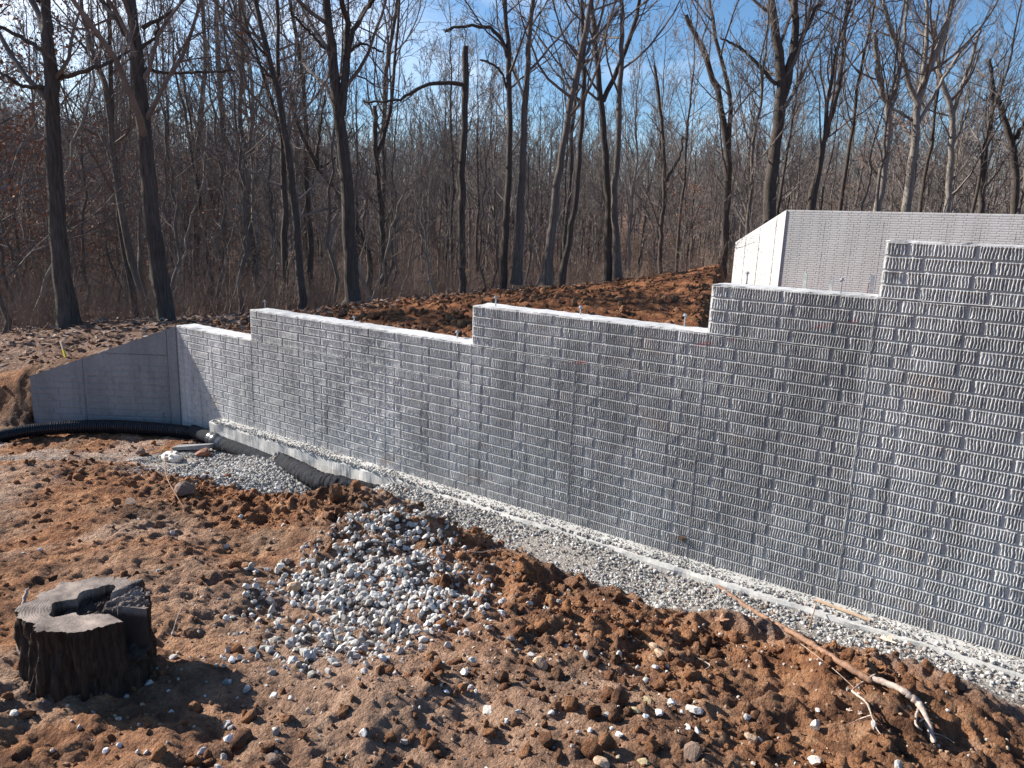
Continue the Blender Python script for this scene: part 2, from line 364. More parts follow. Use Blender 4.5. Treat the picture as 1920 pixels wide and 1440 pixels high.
def back_h(x, y):
    xr, yr = x-CAM[0], y-CAM[1]; r = np.hypot(xr, yr); az = np.degrees(np.arctan2(yr, xr))
    az = np.where(az < -60, az+360, az)
    rc = np.interp(az, [60, 100, 107, 115, 128, 141, 150, 156, 175, 200], [40, 34, 26, 20.5, 15, 12.5, 11.3, 11.3, 11, 11])
    z = .92 - .1*np.clip(-(x+1), 0, 7) - .38*sm((.7-y)/1.8)*sm((-1.0-x)/1.5)
    z = z + .12*sm((az-100)/6)*sm((118-az)/8)*sm((r-12)/8)
    d = np.clip(r-rc, 0, None)
    z = z - .10*np.clip(d, 0, 38)*sm(d/6) + .085*np.clip(r-55, 0, 240) + .35*sm(d/10)*0
    z = z + (fbm(x, y, .35, 3, 31)-.5)*.30*sm((r-9)/6)
    rut = sm((r-5.5)/2)*sm((az-96)/4)*sm((142-az)/9)*sm((rc+3-r)/3)
    z = z + rut*((.45-billow(x*.45, y+.25*x, 1.5, 3, 41))*.26 + (.42-billow(x, y, 5, 3, 42))*.09)
    z = z + (.42-billow(x, y, 9, 3, 43))*.045*sm((40-r)/10) + (.45-billow(x, y, 2.4, 3, 47))*.10*sm((az-145)/8)*sm((20-r)/5)*sm((r-6)/2)
    mnd = np.exp(-((x+4.2)/1.3)**2-((y-19.5)/1.8)**2); z = z + mnd*.2
    zl = zone_line(x, y)
    yl = 23.05+np.clip(-2.26-x, 0, 2.3)*.70
    inside = sm((zl+.4)/.5)*sm((yl-y)/.2+.5)*(y < yl+.2)
    z = z*(1-inside)+0.0*inside
    # retained soil stays below the stepped wall tops right behind the wall
    top = np.interp(x, [-2.2, -.9, 1.8, 3.7], [.80, .93, 1.0, 1.1])
    near = sm((1.2-y)/.9)*(x > -2.3)
    z = z*(1-near)+np.minimum(z, top-.06)*near
    pit = np.exp(-((x+1.2)/.35)**2-((y-.75)/.35)**2); z = z-.22*pit
    return z
def side(x, y):
    s1 = y-.10; s2 = (x-CORN[0])*WD[1]*-1*-1*0 + (-(x-CORN[0])*WD[1]*-1)
    nx, ny = WD[1], -WD[0]           # points behind the wing wall
    s2 = (x-CORN[0])*nx+(y-CORN[1])*ny-.10
    return np.maximum(s1, s2), s2
def H(x, y):
    x = np.asarray(x, float); y = np.asarray(y, float)
    s, s2 = side(x, y)
    along = (x-CORN[0])*WD[0]+(y-CORN[1])*WD[1]
    w = np.where((along > WL+.02) & (s2 > -1.5) & (s > -1.5), .30, .05)
    k = sm((s+w)/(2*w))
    f = front_h(x, y); b = back_h(x, y)
    return f*(1-k)+b*k
def hit(px, py, maxt=60):
    d = pray(px, py); t = np.linspace(.5, maxt, 6000); P = CAM[None]+t[:, None]*d[None]
    h = H(P[:, 0], P[:, 1]); below = P[:, 2] < h
    i = int(np.argmax(below)) if below.any() else 0
    if t[i] < 1.2: g = np.where((t > 8) & (t < 32), P[:, 2]-h, 99); i = int(np.argmin(g))       # just clears a crest: take the crest
    return Vector((P[i, 0], P[i, 1], float(h[i]))), t[i]

def ground_attrs(me, x, y):
    st, pl = gravel_zone(x, y); front = (y < .1)
    dust = np.clip(st*1.0 + .35*sm((y+1.15)/.5)*(x > 1.5) + .55*sm((fbm(x, y, 1.4, 4, 61)-.5)*6)*sm((.6-x)/1.2)*sm((y+2.3)/.7) + pl*.25, 0, 1)*front
    crust = np.clip(sm((fbm(x, y, 1.1, 4, 71)-.52)*7)*.9*sm((-1.6-y)/.8) + .0, 0, 1)*front
    crust = np.clip(crust+.75*np.exp(-((x-3.6)/.9)**2-((y+2.6)/.7)**2)+.5*np.exp(-((x-2.0)/.7)**2-((y+2.6)/.35)**2), 0, .9)
    for nm, a in (('dust', dust), ('crust', crust)):
        at = me.attributes.new(nm, 'FLOAT', 'POINT'); at.data.foreach_set('value', a.astype(np.float32).ravel())

# front yard, fine sheet
def spaced(a, b, f): 
    o = [a]
    while o[-1] < b: o.append(o[-1]+f(o[-1]))
    return np.array(o)
SPC = .0125
xs = spaced(-6.2, 7.6, lambda x: SPC if .8 < x < 5.9 else (SPC+(.8-x)*.0033 if x <= .8 else .03))
ys = spaced(-5.6, .12, lambda y: SPC if y > -3.7 else .03)
gx, gy = np.meshgrid(xs, ys, indexing='ij')
s_, s2_ = side(gx, gy)
gz = H(gx, gy)
gz = np.where((s_ > .35), gz-.6, gz)
gm = mesh('front_ground', np.stack([gx, gy, gz], -1), grid_faces(len(xs), len(ys)), smooth=True)
ground_attrs(gm, gx.ravel(), gy.ravel())
obj('ground', gm, M_DIRT, kind='structure', label='rough reddish clay ground in front of the brick-patterned wall')

# far sheet: backfill, forest floor, hillside
azs = np.concatenate([np.arange(-110, 84, 6.0), np.arange(84, 172, .16), np.arange(172, 250, 6.0)])
rr = np.concatenate([np.geomspace(3.2, 34, 270), np.geomspace(34.4, 1500, 90)])
A_, R_ = np.meshgrid(np.radians(azs), rr, indexing='ij')
fx, fy = CAM[0]+R_*np.cos(A_), CAM[1]+R_*np.sin(A_)
fz = H(fx, fy)
s_, s2_ = side(fx, fy)
infront = (fx > -6.1) & (fx < 7.5) & (fy > -5.5) & (s_ < .28)
fz = np.where(infront, fz-.9, fz)
fz = np.where((R_ < 8) & (fy < -.5), np.minimum(fz, -.8), fz)
fm_ = mesh('hill_ground', np.stack([fx, fy, fz], -1), grid_faces(len(azs), len(rr)), smooth=True)

m, nt, b = material('forest_soil', .95, .1); p = pos(nt)
d1 = noise_n(nt, 1.3, 5, .6, p); d2 = noise_n(nt, 6, 5, .65, p); d3 = noise_n(nt, 26, 5, .75, p)
clay = ramp(nt, d2, [(.3, (.105, .045, .025)), (.5, (.25, .105, .05)), (.72, (.42, .20, .10))])
leaf = ramp(nt, d3, [(.28, (.075, .045, .032)), (.5, (.21, .125, .085)), (.72, (.42, .30, .225))])
c = mixc(nt, attr(nt, 'litter'), clay, leaf)
c = mixc(nt, .6, c, ramp(nt, d3, [(.28, .45), (.5, .95), (.75, 1.4)]), 'MULTIPLY')
nt.links.new(c, b.inputs['Base Color']); bump(nt, b, mth(nt, 'ADD', d3, noise_n(nt, 60, 4, .7, p)), 1.0, .03); M_FOREST = m
rxy = np.hypot(fx-CAM[0], fy-CAM[1]); azd = np.degrees(A_)
rcc = np.interp(azd, [60, 100, 107, 115, 128, 141, 150, 156, 175], [40, 36, 32, 25, 15.5, 11.5, 6, 5, 5])
lit = sm((rxy-rcc)/2.5+.5+(fbm(fx, fy, .9, 3, 81)-.5)*1.6)
at = fm_.attributes.new('litter', 'FLOAT', 'POINT'); at.data.foreach_set('value', lit.astype(np.float32).ravel())
obj('hill', fm_, M_FOREST, kind='structure', label='dug-over clay and leaf-littered forest floor rising behind the wall')
exec_after = []
# ------------------------------------------------------------------ the stepped wall
def zpl(x, y, h):
    d = pray(x, y); t = (h-CAM[2])/d[2]; return CAM+t*d
def empty(name, label, cat, loc=(0, 0, 0), group=None):
    return obj(name, None, None, None, label, cat, group, None, loc)
def extrude(poly, y0, y1, to3):
    """poly list of (l,z); to3(l,depth,z)->xyz ; closed prism (n-gons)"""
    n = len(poly); a = [to3(l, y0, z) for l, z in poly]; b_ = [to3(l, y1, z) for l, z in poly]
    me = bpy.data.meshes.new('prism')
    me.from_pydata([tuple(p) for p in a+b_], [], [list(range(n)), list(range(2*n-1, n-1, -1))]+[[i, i+n, (i+1) % n+n, (i+1) % n] for i in range(n)])
    me.update(); return me
WXE = 22.0
SEG = [(-7.283, 12), (-3, 16), (6, 20), (12, 24), (15, 28)]
def row_start(c):
    if c < 0: return -7.283
    for X, t in SEG:
        if c < t: return X
    return None
wall = empty('retaining_wall', 'tall stepped grey concrete wall cast with a wavy brick pattern, nearest the camera', 'wall')
poly = [(-7.283*U, -.5), (WXE*U, -.5), (WXE*U, 28*V), (15*U, 28*V), (15*U, 24*V), (12*U, 24*V), (12*U, 20*V), (6*U, 20*V), (6*U, 16*V), (-3*U, 16*V), (-3*U, 12*V), (-7.283*U, 12*V)]
def main3(l, d, z): return (l, d, z)
body = extrude(poly, 0.010, .2032, main3); obj('wall_body', body, M_CONC, wall)
for i, (X, t) in enumerate(SEG):                # trowelled top of each step, rough edged
    X2 = SEG[i+1][0] if i+1 < len(SEG) else WXE
    nx = max(8, int((X2-X)*U/.03)); xx = np.linspace(X*U+(.0 if i == 0 else .001), X2*U-.002, nx)
    yy = np.array([-.0035, -.002, .02, .06, .1, .14, .18, .2045, .206])
    gx_, gy_ = np.meshgrid(xx, yy, indexing='ij')
    zz = t*V+.003+(fbm(gx_, gy_, 14, 3, i)-.5)*.014
    zz[:, 0] = zz[:, -1] = t*V-.006; gy_[:, 1] += (fbm(xx, xx*0, 25, 3, 9)-.5)*.018; gy_[:, -2] += (rs.rand(nx)-.5)*.006
    obj('top_face', mesh('top_face', np.stack([gx_, gy_, zz], -1), grid_faces(nx, len(yy))), M_TOP, wall)

def brick_geo(w, seed, rid=6, dep=1.0, rz=9):
    """height field of one brick face, x from 0..w, z 0..V, face towards -y"""
    m0 = .0078; h0, h1 = .0052, V-.0048; per = U/20.5
    n = max(4, int(w/per*rid)); xi = np.linspace(m0+.003, w-m0-.003, n)
    X = np.r_[0, m0, m0+.0012, xi, w-m0-.0012, w-m0, w]
    zi = np.linspace(h0+.003, h1-.0085, rz); Z = np.r_[0, h0, h0+.0012, zi, h1-.006, h1, V]
    gx_, gz_ = np.meshgrid(X, Z, indexing='ij')
    e = np.minimum(np.minimum((gx_-m0)/.003, (w-m0-gx_)/.0014), np.minimum((gz_-h0)/.0012, (h1-gz_)/.0060)); e = np.clip(e, 0, 1)
    e2 = np.clip(np.minimum(np.minimum((gx_-m0-.002)/.002, (w-m0-.001-gx_)/.002), np.minimum((gz_-h0-.001)/.002, (h1-.0065-gz_)/.003)), 0, 1)
    wob = (vn(gx_*34, gz_*30, seed)-.5)*.50+(vn(gx_*70, gz_*75, seed+4)-.5)*.34
    r_ = .5+.5*np.sin(2*np.pi*(gx_/per+wob)); r_ = np.clip(r_*1.15, 0, 1)**.75; r_ = r_*(.8+.4*vn(gx_*60, gz_*20, seed+9))
    soft = .55+.45*sm((vn(gx_*14, gz_*6, seed+30)-.18)*5)       # a few worn, smoother spots
    y = -e*.0088 + e2*(1-r_)*.0140*soft*dep + (vn(gx_*160, gz_*160, seed+2)-.5)*.0007
    return np.stack([gx_, y, gz_], -1).reshape(-1, 3), grid_faces(len(X), len(Z))
bricks = []
for c in range(-4, 28):
    a0 = .37 if c % 2 else .62; xs0 = row_start(c)
    cuts = [xs0]+[k+a0 for k in range(-9, 24) if xs0+.04 < k+a0 < WXE-.04]+[WXE]
    for x0, x1 in zip(cuts[:-1], cuts[1:]):
        if c < 0 and x0 > -4.9: continue
        if c < 0: x1 = min(x1, -4.8)
        px, py, pz = proj(((x0+x1)/2*U, 0, (c+.5)*V))
        vis = -30 < px < 1950 and -20 < py < 1460 and pz > 0
        bricks.append((-(x1-x0)*U*1e3/pz**2 if vis else 0, x0, x1, c))
bricks.sort(key=lambda t: t[0])
cache = {}
rest = Acc()
for i, (_, x0, x1, c) in enumerate(bricks):
    w = (x1-x0)*U
    if i < 300:
        full = abs(x1-x0-1) < .01
        dep = round(float(np.interp(x0, [-2, 5, 9], [.25, .6, 1.0]))*5)/5
        key = (round(x1-x0, 2), (int(x0*7)+c*3) % 8 if full else 0, dep)
        if key not in cache:
            v_, q_ = brick_geo(w, 3+key[1]*13, 6, dep, 9); cache[key] = mesh('brick', v_, q_, smooth=True)
            cache[key].materials.append(M_CONC)
        obj('brick', cache[key], None, wall, loc=(x0*U, 0, c*V))
    else:
        v_, q_ = brick_geo(w, 3+((int(x0*7)+c*3) % 8)*13, 3, float(np.interp(x0, [-2, 5, 9], [.25, .6, 1.0])), 4)
        rest.add(v_+np.array([x0*U, 0, c*V]), q_)
obj('brick_courses', rest.mesh('brick_courses', True), M_CONC, wall, kind='stuff')

def fin(a, b, n, r, wob, horiz=False):
    t = np.linspace(0, 1, n)[:, None]; P = np.array(a)[None]*(1-t)+np.array(b)[None]*t
    P = P + (rs.rand(n, 3)-.5)*np.array([0 if horiz else wob, wob*.4, wob if horiz else 0])
    v_, q_ = tubes(P[None], (r*(.5+rs.rand(n)))[None], 5); return mesh('seam', v_, q_)
for X, top in ((-5.2, 10), (-3, 11.9), (0, 12), (3, 12), (6, 16), (9, 16), (12, 20), (15, 24), (18, 24), (21, 24)):
    z0 = -.33 if X < -4.8 else .0
    for k_ in range(2):
        pass
    obj('joint_seam', fin((X*U, -.0078, z0), (X*U, -.0078, top*V), 60, .0034, .004), M_CONC, wall)
for z_, xa, xb in ((12, -3, 6), (16, 6, 12), (12, 3, 12), (20, 12, 15), (24, 15, WXE), (16, 12, 15), (12, 12, 22)):
    if z_ == 12 and xa >= 3: continue
    obj('level_seam', fin((xa*U, -.007, z_*V+.001), (xb*U, -.007, z_*V+.001), int((xb-xa)*14), .003, .003, True), M_CONC, wall)
bt = Acc(); q = at_plane(1282, 1008, 0); bt.box((q[0]-.028, -.022, q[2]-.012), (q[0]+.02, -.006, q[2]+.012)); bt.box((q[0]-.012, -.03, q[2]-.004), (q[0]+.004, -.02, q[2]+.005))
obj('form_tie', bt.mesh('form_tie'), M_LATH if False else simple('rusty_tie', (.10, .065, .05), .8), wall)

def bolt_mesh():
    a = Acc(); return a
for (bx, by, hgt, top) in ((497, 573, .05, 16), (664, 604, .055, 16), (857, 634, .06, 16), (929, 574, .075, 20), (1088, 590, .06, 20), (1283, 612, .08, 20), (1399, 533, .075, 24), (1575, 551, .085, 24), (1737, 448, .078, 28)):
    q = zpl(bx, by, top*V)
    P = np.array([[(0, 0, -.05), (.0015, 0, hgt*.5), (0, 0, hgt)]]); v_, q_ = tubes(P, np.full((1, 3), .0055), 8)
    o = obj('anchor_bolt', mesh('anchor_bolt', v_, q_), M_STEEL, wall, loc=(q[0], q[1], top*V+.004))
    P = np.array([[(0, 0, -.001), (0, 0, 0), (0, 0, .009), (0, 0, .0091)]]); v_, q_ = tubes(P+np.array([0, 0, hgt-.012]), np.array([[.0, .012, .012, 0]]), 6)
    obj('nut', mesh('nut', v_, q_), M_STEEL, o)
    v_, q_ = tubes(P*np.array([1, 1, .25])+np.array([0, 0, hgt-.016]), np.array([[.0, .019, .019, 0]]), 14)
    obj('washer', mesh('washer', v_, q_), M_STEEL, o)

# footing under the wall, its outer face rough
n = 330; xx = np.linspace(-1.46, 7.3, n); prof = [(.0, .003), (-.05, .002), (-.10, .0), (-.142, -.004), (-.15, -.02), (-.152, -.09), (-.155, -.18), (-.16, -.40)]
ft = np.zeros((n, len(prof), 3))
for j, (py_, pz_) in enumerate(prof):
    ft[:, j, 0] = xx
    edge = (fbm(xx, xx*0+j*.05, 6, 3, 3)-.5)
    ft[:, j, 1] = py_+(edge*.05 if j >= 3 else edge*.03*(j > 0))-.035*sm((xx-1.4)/.6)*(j >= 2)
    ft[:, j, 2] = pz_+(fbm(xx, xx*0+j*.7, 9, 3, 8)-.5)*(.014 if j in (1, 2, 3) else .004)*(j > 0)
ft[0, :, 0] -= 0
vv = ft.reshape(-1, 3); fq = grid_faces(n, len(prof))
cap = np.r_[vv, [[-1.46, 0.0, -.4]]]; nv = len(prof); tri = [(j+1, j, len(vv)) for j in range(nv-1)]
obj('footing', mesh('footing', cap, fq, tri), M_FOOT, wall)

# wing wall splayed towards the camera at the far end, in the shade
def wing3(l, d, z):   # l along the wing from the corner, d depth behind the face
    return (CORN[0]+WD[0]*l-(-WD[1])*0+WD[1]*d*1.0*1, CORN[1]+WD[1]*l-WD[0]*d, z)
def wtop(l): return .889+(.274-.889)*l/WL
def jag(l0, l1, n, amp, dz=0.0):
    return [(l, wtop(l)+dz+(random.random()-.5)*amp) for l in np.linspace(l0, l1, n)]
core = [(-.02, -.5), (-.02, wtop(0)-.012)]+[(l, z-.012) for l, z in jag(0, WL, 40, .012)]+[(WL, -.5)]
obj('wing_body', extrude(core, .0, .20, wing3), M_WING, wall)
zs = .56
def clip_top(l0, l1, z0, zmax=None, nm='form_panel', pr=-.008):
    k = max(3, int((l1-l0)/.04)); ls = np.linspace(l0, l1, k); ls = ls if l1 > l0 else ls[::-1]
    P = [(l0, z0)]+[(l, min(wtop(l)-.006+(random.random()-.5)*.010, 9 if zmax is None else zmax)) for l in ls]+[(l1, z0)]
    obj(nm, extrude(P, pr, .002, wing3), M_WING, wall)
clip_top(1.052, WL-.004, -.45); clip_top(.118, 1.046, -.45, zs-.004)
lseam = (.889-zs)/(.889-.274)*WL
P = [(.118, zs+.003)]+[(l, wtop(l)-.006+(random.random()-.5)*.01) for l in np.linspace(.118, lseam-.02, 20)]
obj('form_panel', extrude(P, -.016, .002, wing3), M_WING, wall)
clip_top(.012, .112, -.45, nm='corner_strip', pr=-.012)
wb = Acc()
for c in range(-5, 6):
    for k in range(-1, 7):
        l0 = k*U+(.37 if c % 2 else .62)*U; l1 = l0+U
        for a_, b_ in ((.122, 1.042), (1.056, WL-.01)):
            p0, p1 = max(l0, a_)+.006, min(l1, b_)-.006
            z0_, z1_ = c*V+.006, c*V+V-.005
            if p1-p0 < .03 or z1_ > min(wtop(p0), wtop(p1))-.10: continue
            q8 = [wing3(p0, -.007, z0_), wing3(p1, -.007, z0_), wing3(p1, -.007, z1_), wing3(p0, -.007, z1_),
                  wing3(p0+.004, -.0135, z0_+.004), wing3(p1-.004, -.0135, z0_+.004), wing3(p1-.004, -.0135, z1_-.006), wing3(p0+.004, -.0135, z1_-.006)]
            wb.add(q8, [(4, 5, 6, 7), (0, 1, 5, 4), (1, 2, 6, 5), (2, 3, 7, 6), (3, 0, 4, 7)])
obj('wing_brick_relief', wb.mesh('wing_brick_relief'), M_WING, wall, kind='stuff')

# far wall across the excavation
YB = 22.9; XB = -2.26; ZB = 2.975; e2 = np.array([math.cos(math.radians(145)), math.sin(math.radians(145))]); LB = 2.73
fw = empty('far_wall', 'long pale concrete wall with fine brick courses, standing across the excavation', 'wall')
obj('wall_body', extrude([(XB, -.5), (9.5, -.5), (9.5, ZB), (XB, ZB)], YB, YB+.25, main3), M_FAR, fw)
def fwing3(l, d, z): return (XB+e2[0]*l+e2[1]*d, YB+e2[1]*l-e2[0]*d, z)
def ftop(l): return ZB+(1.765-ZB)*l/LB
obj('wing_body', extrude([(.0, -.5), (.0, ZB), (LB, 1.765), (LB, -.5)], .0, .24, fwing3), M_FAR, fw)
P = [(-.02, -.5), (-.02, ZB-.01), (.14, ftop(.14)-.012), (.14, -.5)]
obj('corner_strip', extrude(P, -.03, .0, fwing3), M_FAR, fw)
def far_bricks(mk, L0, L1, topf, u=U, v=V):
    a_ = Acc()
    c = -2
    while (c+1)*v < ZB+.01:
        k = int(L0/u)-2
        while k*u < L1:
            s = [.37, .62][c % 2]*u; p0, p1 = max(k*u+s, L0)+.007, min(k*u+s+u, L1)-.007; z0_, z1_ = c*v+.007, c*v+v-.006; k += 1
            if p1-p0 < .04: continue
            if z1_ > min(topf(p0), topf(p1))-.01: continue
            j = (random.random()-.5)*.004
            a_.add([mk(p0, .002, z0_), mk(p1, .002, z0_), mk(p1, .002, z1_), mk(p0, .002, z1_), mk(p0+.004, -.007+j*.3, z0_+.003), mk(p1-.004, -.007+j*.3, z0_+.003), mk(p1-.004, -.007+j*.3, z1_-.009), mk(p0+.004, -.007+j*.3, z1_-.009)],
                   [(4, 5, 6, 7), (0, 1, 5, 4), (1, 2, 6, 5), (2, 3, 7, 6), (3, 0, 4, 7)])
        c += 1
    return a_
obj('brick_courses', far_bricks(lambda l, d, z: (l, YB+d, z), XB, 9.5, lambda l: ZB).mesh('far_bricks'), M_FAR, fw, kind='stuff')
M_FARW = M_FAR
obj('wing_brick_courses', far_bricks(fwing3, .15, LB, ftop).mesh('far_wing_bricks'), M_FAR, fw, kind='stuff')
for k in range(1, 12):
    x_ = XB+.42+k*.9144
    if x_ < 9.4: obj('joint_seam', fin((x_, YB-.004, 0), (x_, YB-.004, ZB-.28), 40, .006, .006), M_CONC, fw)
for l_ in (.45, 1.3, 2.1):
    a_, b_ = fwing3(l_, -.016, 0), fwing3(l_, -.016, ftop(l_)-.05); obj('joint_seam', fin(a_, b_, 30, .007, .006), M_FAR, fw)

# ------------------------------------------------------------------ stump
SZ = float(H(2.75, -3.2)); ST = SZ+.28
sc_top = zpl(166, 1130, ST); SX, SY = sc_top[0], sc_top[1]; SR = .210
nt_, nz_ = 260, 26
th = np.arange(nt_)*2*np.pi/nt_; zz = np.linspace(-.12, 1, nz_)
TH, ZZ = np.meshgrid(th, zz, indexing='ij')
def srad(t): return SR*(1+.05*np.sin(2*t+1)+.03*np.sin(3*t+.5)+.02*np.sin(5*t))
fur = billow(TH*9/math.pi*1.0+20, ZZ*1.1, 1.6, 3, 5); fur = np.minimum(fur, fur)
# wrap-safe blend at the seam
wb_ = sm((TH-5.9)/.38); fur0 = billow((TH-2*np.pi)*9/math.pi+20, ZZ*1.1, 1.6, 3, 5); fur = fur*(1-wb_)+fur0*wb_
Rr = srad(TH)*(1.0+.10*sm((.35-ZZ)/.5)**2)+(fur-.45)*.062+(np.random.RandomState(5).rand(nt_, nz_)-.5)*.003
sx_, sy_ = SX+Rr*np.cos(TH), SY+Rr*np.sin(TH); szz = SZ-.04+(ST-SZ+.04)*ZZ
zz_top_wob = (fbm(np.cos(th)*2+5, np.sin(th)*2+5, 3, 3, 7)-.5)*.012
lx = (Rr*np.cos(TH)); ly = (Rr*np.sin(TH))
# the rotten third of the rim (towards +x+y from the centre) is a little lower, with a notch
def top_h(dx, dy):
    ang = np.arctan2(dy, dx); r_ = np.hypot(dx, dy)/SR
    ar = np.radians(NOT_A); da = np.arctan2(np.sin(ang-ar), np.cos(ang-ar))
    rough = (fbm(dx+3, dy+3, 30, 4, 3)-.5)
    grooves = (.5-billow(dx*1.0+3, dy*.35+3, 45, 3, 5))
    h = rough*.003
    hollow = sm((.50+.12*np.sin(3*ang+1)+.06*np.sin(7*ang)-r_)/.05+.25*rough*8)
    lump = sm((da-.22)/.10)*sm((1.45-da)/.15)*sm((r_-.20)/.08)   # back right piece
    notch = sm((.25-np.abs(da))/.08)*sm((r_-.22)/.1)
    hh = np.where(hollow > .5, -.055+grooves*.05-.0*r_, h)
    hh = hh*(1-lump)+(-.012-.02*(1-r_)+grooves*.035)*lump
    hh = np.where(notch > .5, -.15+rough*.05, hh)
    return hh
d_ = pray(232, 1150); 
_nv = zpl(232, 1148, ST); NOT_A = math.degrees(math.atan2(_nv[1]-SY, _nv[0]-SX))
hz = top_h(lx, ly)[:, -1]
cut = np.clip((ZZ-.35)/.65, 0, 1)
szz = szz + cut*hz[:, None]*1.0 + cut*zz_top_wob[:, None]*0
stump = empty('tree_stump', 'dark charred hollow tree stump with a notched flat-cut top, bottom left', 'stump', (SX, SY, SZ))
M_STB = bark_material('stump_bark', (.022, .016, .013), (.13, .09, .068), sc=(9, 9, 1.0), s=7, bs=1.0)
m, nt, b = material('cut_wood', .75, .3); p = pos(nt)
mpn = N(nt, 'ShaderNodeMapping'); mpn.inputs['Location'].default_value = (-SX+.04, -SY+.05, 0); nt.links.new(p, mpn.inputs[0])
wv = N(nt, 'ShaderNodeTexWave', wave_type='RINGS', rings_direction='Z'); wv.inputs['Scale'].default_value = 34; wv.inputs['Distortion'].default_value = 6; wv.inputs['Detail'].default_value = 3; nt.links.new(mpn.outputs[0], wv.inputs['Vector'])
c = mixc(nt, .55, ramp(nt, noise_n(nt, 9, 5, .65, p), [(.35, (.07, .05, .04)), (.5, (.20, .155, .13)), (.7, (.42, .33, .265))]), ramp(nt, wv.outputs[0], [(0, .8), (1, 1.1)]), 'MULTIPLY')
sx = N(nt, 'ShaderNodeSeparateXYZ'); nt.links.new(p, sx.inputs[0]); deep_ = ramp(nt, mth(nt, 'MULTIPLY', mth(nt, 'SUBTRACT', ST, sx.outputs[2]), 20, True), [(.35, 0.0), (.7, .9)])
c = mixc(nt, deep_, c, (.045, .032, .025))      # wood colour darkens with depth below the cut top
nt.links.new(c, b.inputs['Base Color']); bump(nt, b, mth(nt, 'ADD', mth(nt, 'MULTIPLY', wv.outputs[0], .3), noise_n(nt, 120, 5, .7, p)), .6, .004); M_CUT = m
mw = np.stack([sx_-SX, sy_-SY, szz-SZ], -1)
obj('bark', mesh('bark', mw, grid_faces(nt_, nz_, True), smooth=True), M_STB, stump)
nr = 46; rr_ = np.linspace(0.001, 1, nr); TR, RR = np.meshgrid(th, rr_, indexing='ij'); Redge = Rr[:, -1][:, None]
dx = RR*Redge*np.cos(TR); dy = RR*Redge*np.sin(TR); tz = ST-SZ+top_h(dx, dy)
tz[:, -1] = szz[:, -1]-SZ; tz[:, -2] = np.minimum(tz[:, -2], szz[:, -1]-SZ+.003)
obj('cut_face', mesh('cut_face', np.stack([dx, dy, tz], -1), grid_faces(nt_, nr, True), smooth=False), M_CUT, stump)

# ------------------------------------------------------------------ sticks and roots
def curve_pts(P, n):
    P = np.array(P, float); k = len(P); t = np.linspace(0, k-1, n); i = np.clip(t.astype(int), 0, k-2); f = t-i
    g = lambda j: P[np.clip(j, 0, k-1)]
    p0, p1, p2, p3 = g(i-1), g(i), g(i+1), g(i+2); f = f[:, None] if P.ndim > 1 else f
    return .5*((2*p1)+(-p0+p2)*f+(2*p0-5*p1+4*p2-p3)*f**2+(-p0+3*p1-3*p2+p3)*f**3)
def stick(px, rad, n=40, s=7, wob=.25, lift=None):
    """px: picture points the stick passes; it lies on the ground there"""
    W = [np.array(hit(x, y)[0]) for x, y in px]
    W = [w+np.array([0, 0, (rad[0]*.6 if lift is None else lift[i])]) for i, w in enumerate(W)]
    P = curve_pts(W, n); R_ = np.interp(np.linspace(0, 1, n), np.linspace(0, 1, len(rad)), rad)*(1+wob*(rs.rand(n)-.5))
    P = P+(rs.rand(n, 3)-.5)*R_[:, None]*.35; R_[-1] *= .3; R_[0] *= .5
    return tubes(P[None], R_[None], s)
root = empty('long_root', 'long thin reddish-brown root lying from the wall foot across the clay to the lower right', 'root')
v_, q_ = stick([(1297, 1070), (1345, 1102), (1410, 1148), (1480, 1190), (1560, 1240), (1635, 1285)], [.006, .011, .013, .014, .013], 60, lift=[.012]*6)
obj('stem', mesh('stem', v_, q_, smooth=True), M_ROOT, root)
v_, q_ = stick([(1630, 1282), (1690, 1310), (1725, 1345), (1750, 1398)], [.013, .014, .014, .009], 40, lift=[.02, .03, .03, .01])
obj('stem', mesh('stem', v_, q_, smooth=True), M_PALEROOT, root)
for pts, r_ in (([(1690, 1310), (1720, 1318), (1733, 1350), (1722, 1362)], .006), ([(1640, 1275), (1612, 1290), (1595, 1305)], .005), ([(1595, 1305), (1622, 1330), (1632, 1352)], .006), ([(1720, 1340), (1715, 1365), (1728, 1382)], .006), ([(1632, 1352), (1610, 1362), (1585, 1373)], .003), ([(1632, 1350), (1642, 1376), (1650, 1388)], .003), ([(1500, 1215), (1560, 1262), (1600, 1300)], .002), ([(1735, 1380), (1765, 1392), (1788, 1405)], .0025)):
    v_, q_ = stick(pts, [r_, r_*.8, r_*.4], 18, 5, lift=[.02]*len(pts)); obj('rootlet', mesh('rootlet', v_, q_, smooth=True), M_PALEROOT, root)
st = empty('pale_stick', 'pale barkless root curving up against the left side of the stump', 'stick')
W = [zpl(75, 1290, SZ+.02), zpl(48, 1240, SZ+.05), zpl(36, 1205, SZ+.09), zpl(45, 1165, SZ+.14), zpl(44, 1130, SZ+.18), zpl(52, 1103, SZ+.22)]
P = curve_pts(W, 40)+(rs.rand(40, 3)-.5)*.006; v_, q_ = tubes(P[None], (np.interp(np.arange(40), [0, 15, 39], [.011, .009, .006])*(1+.3*(rs.rand(40)-.5)))[None], 7)
obj('stem', mesh('stem', v_, q_, smooth=True), M_PALEROOT, st)
def one_stick(lbl, pts, rad, mat, cat='stick', lift=None):
    v_, q_ = stick(pts, rad, 30, 6, lift=lift or [rad[0]+.003]*len(pts)); obj('stick', mesh('stick', v_, q_, smooth=True), mat, None, lbl, cat)
one_stick('thin crooked twig sticking up from the dirt mound below the drain pipe', [(310, 870), (313, 905), (330, 935), (345, 955)], [.004, .0035, .002], M_ROOT, lift=[.08, .05, .03, .01])
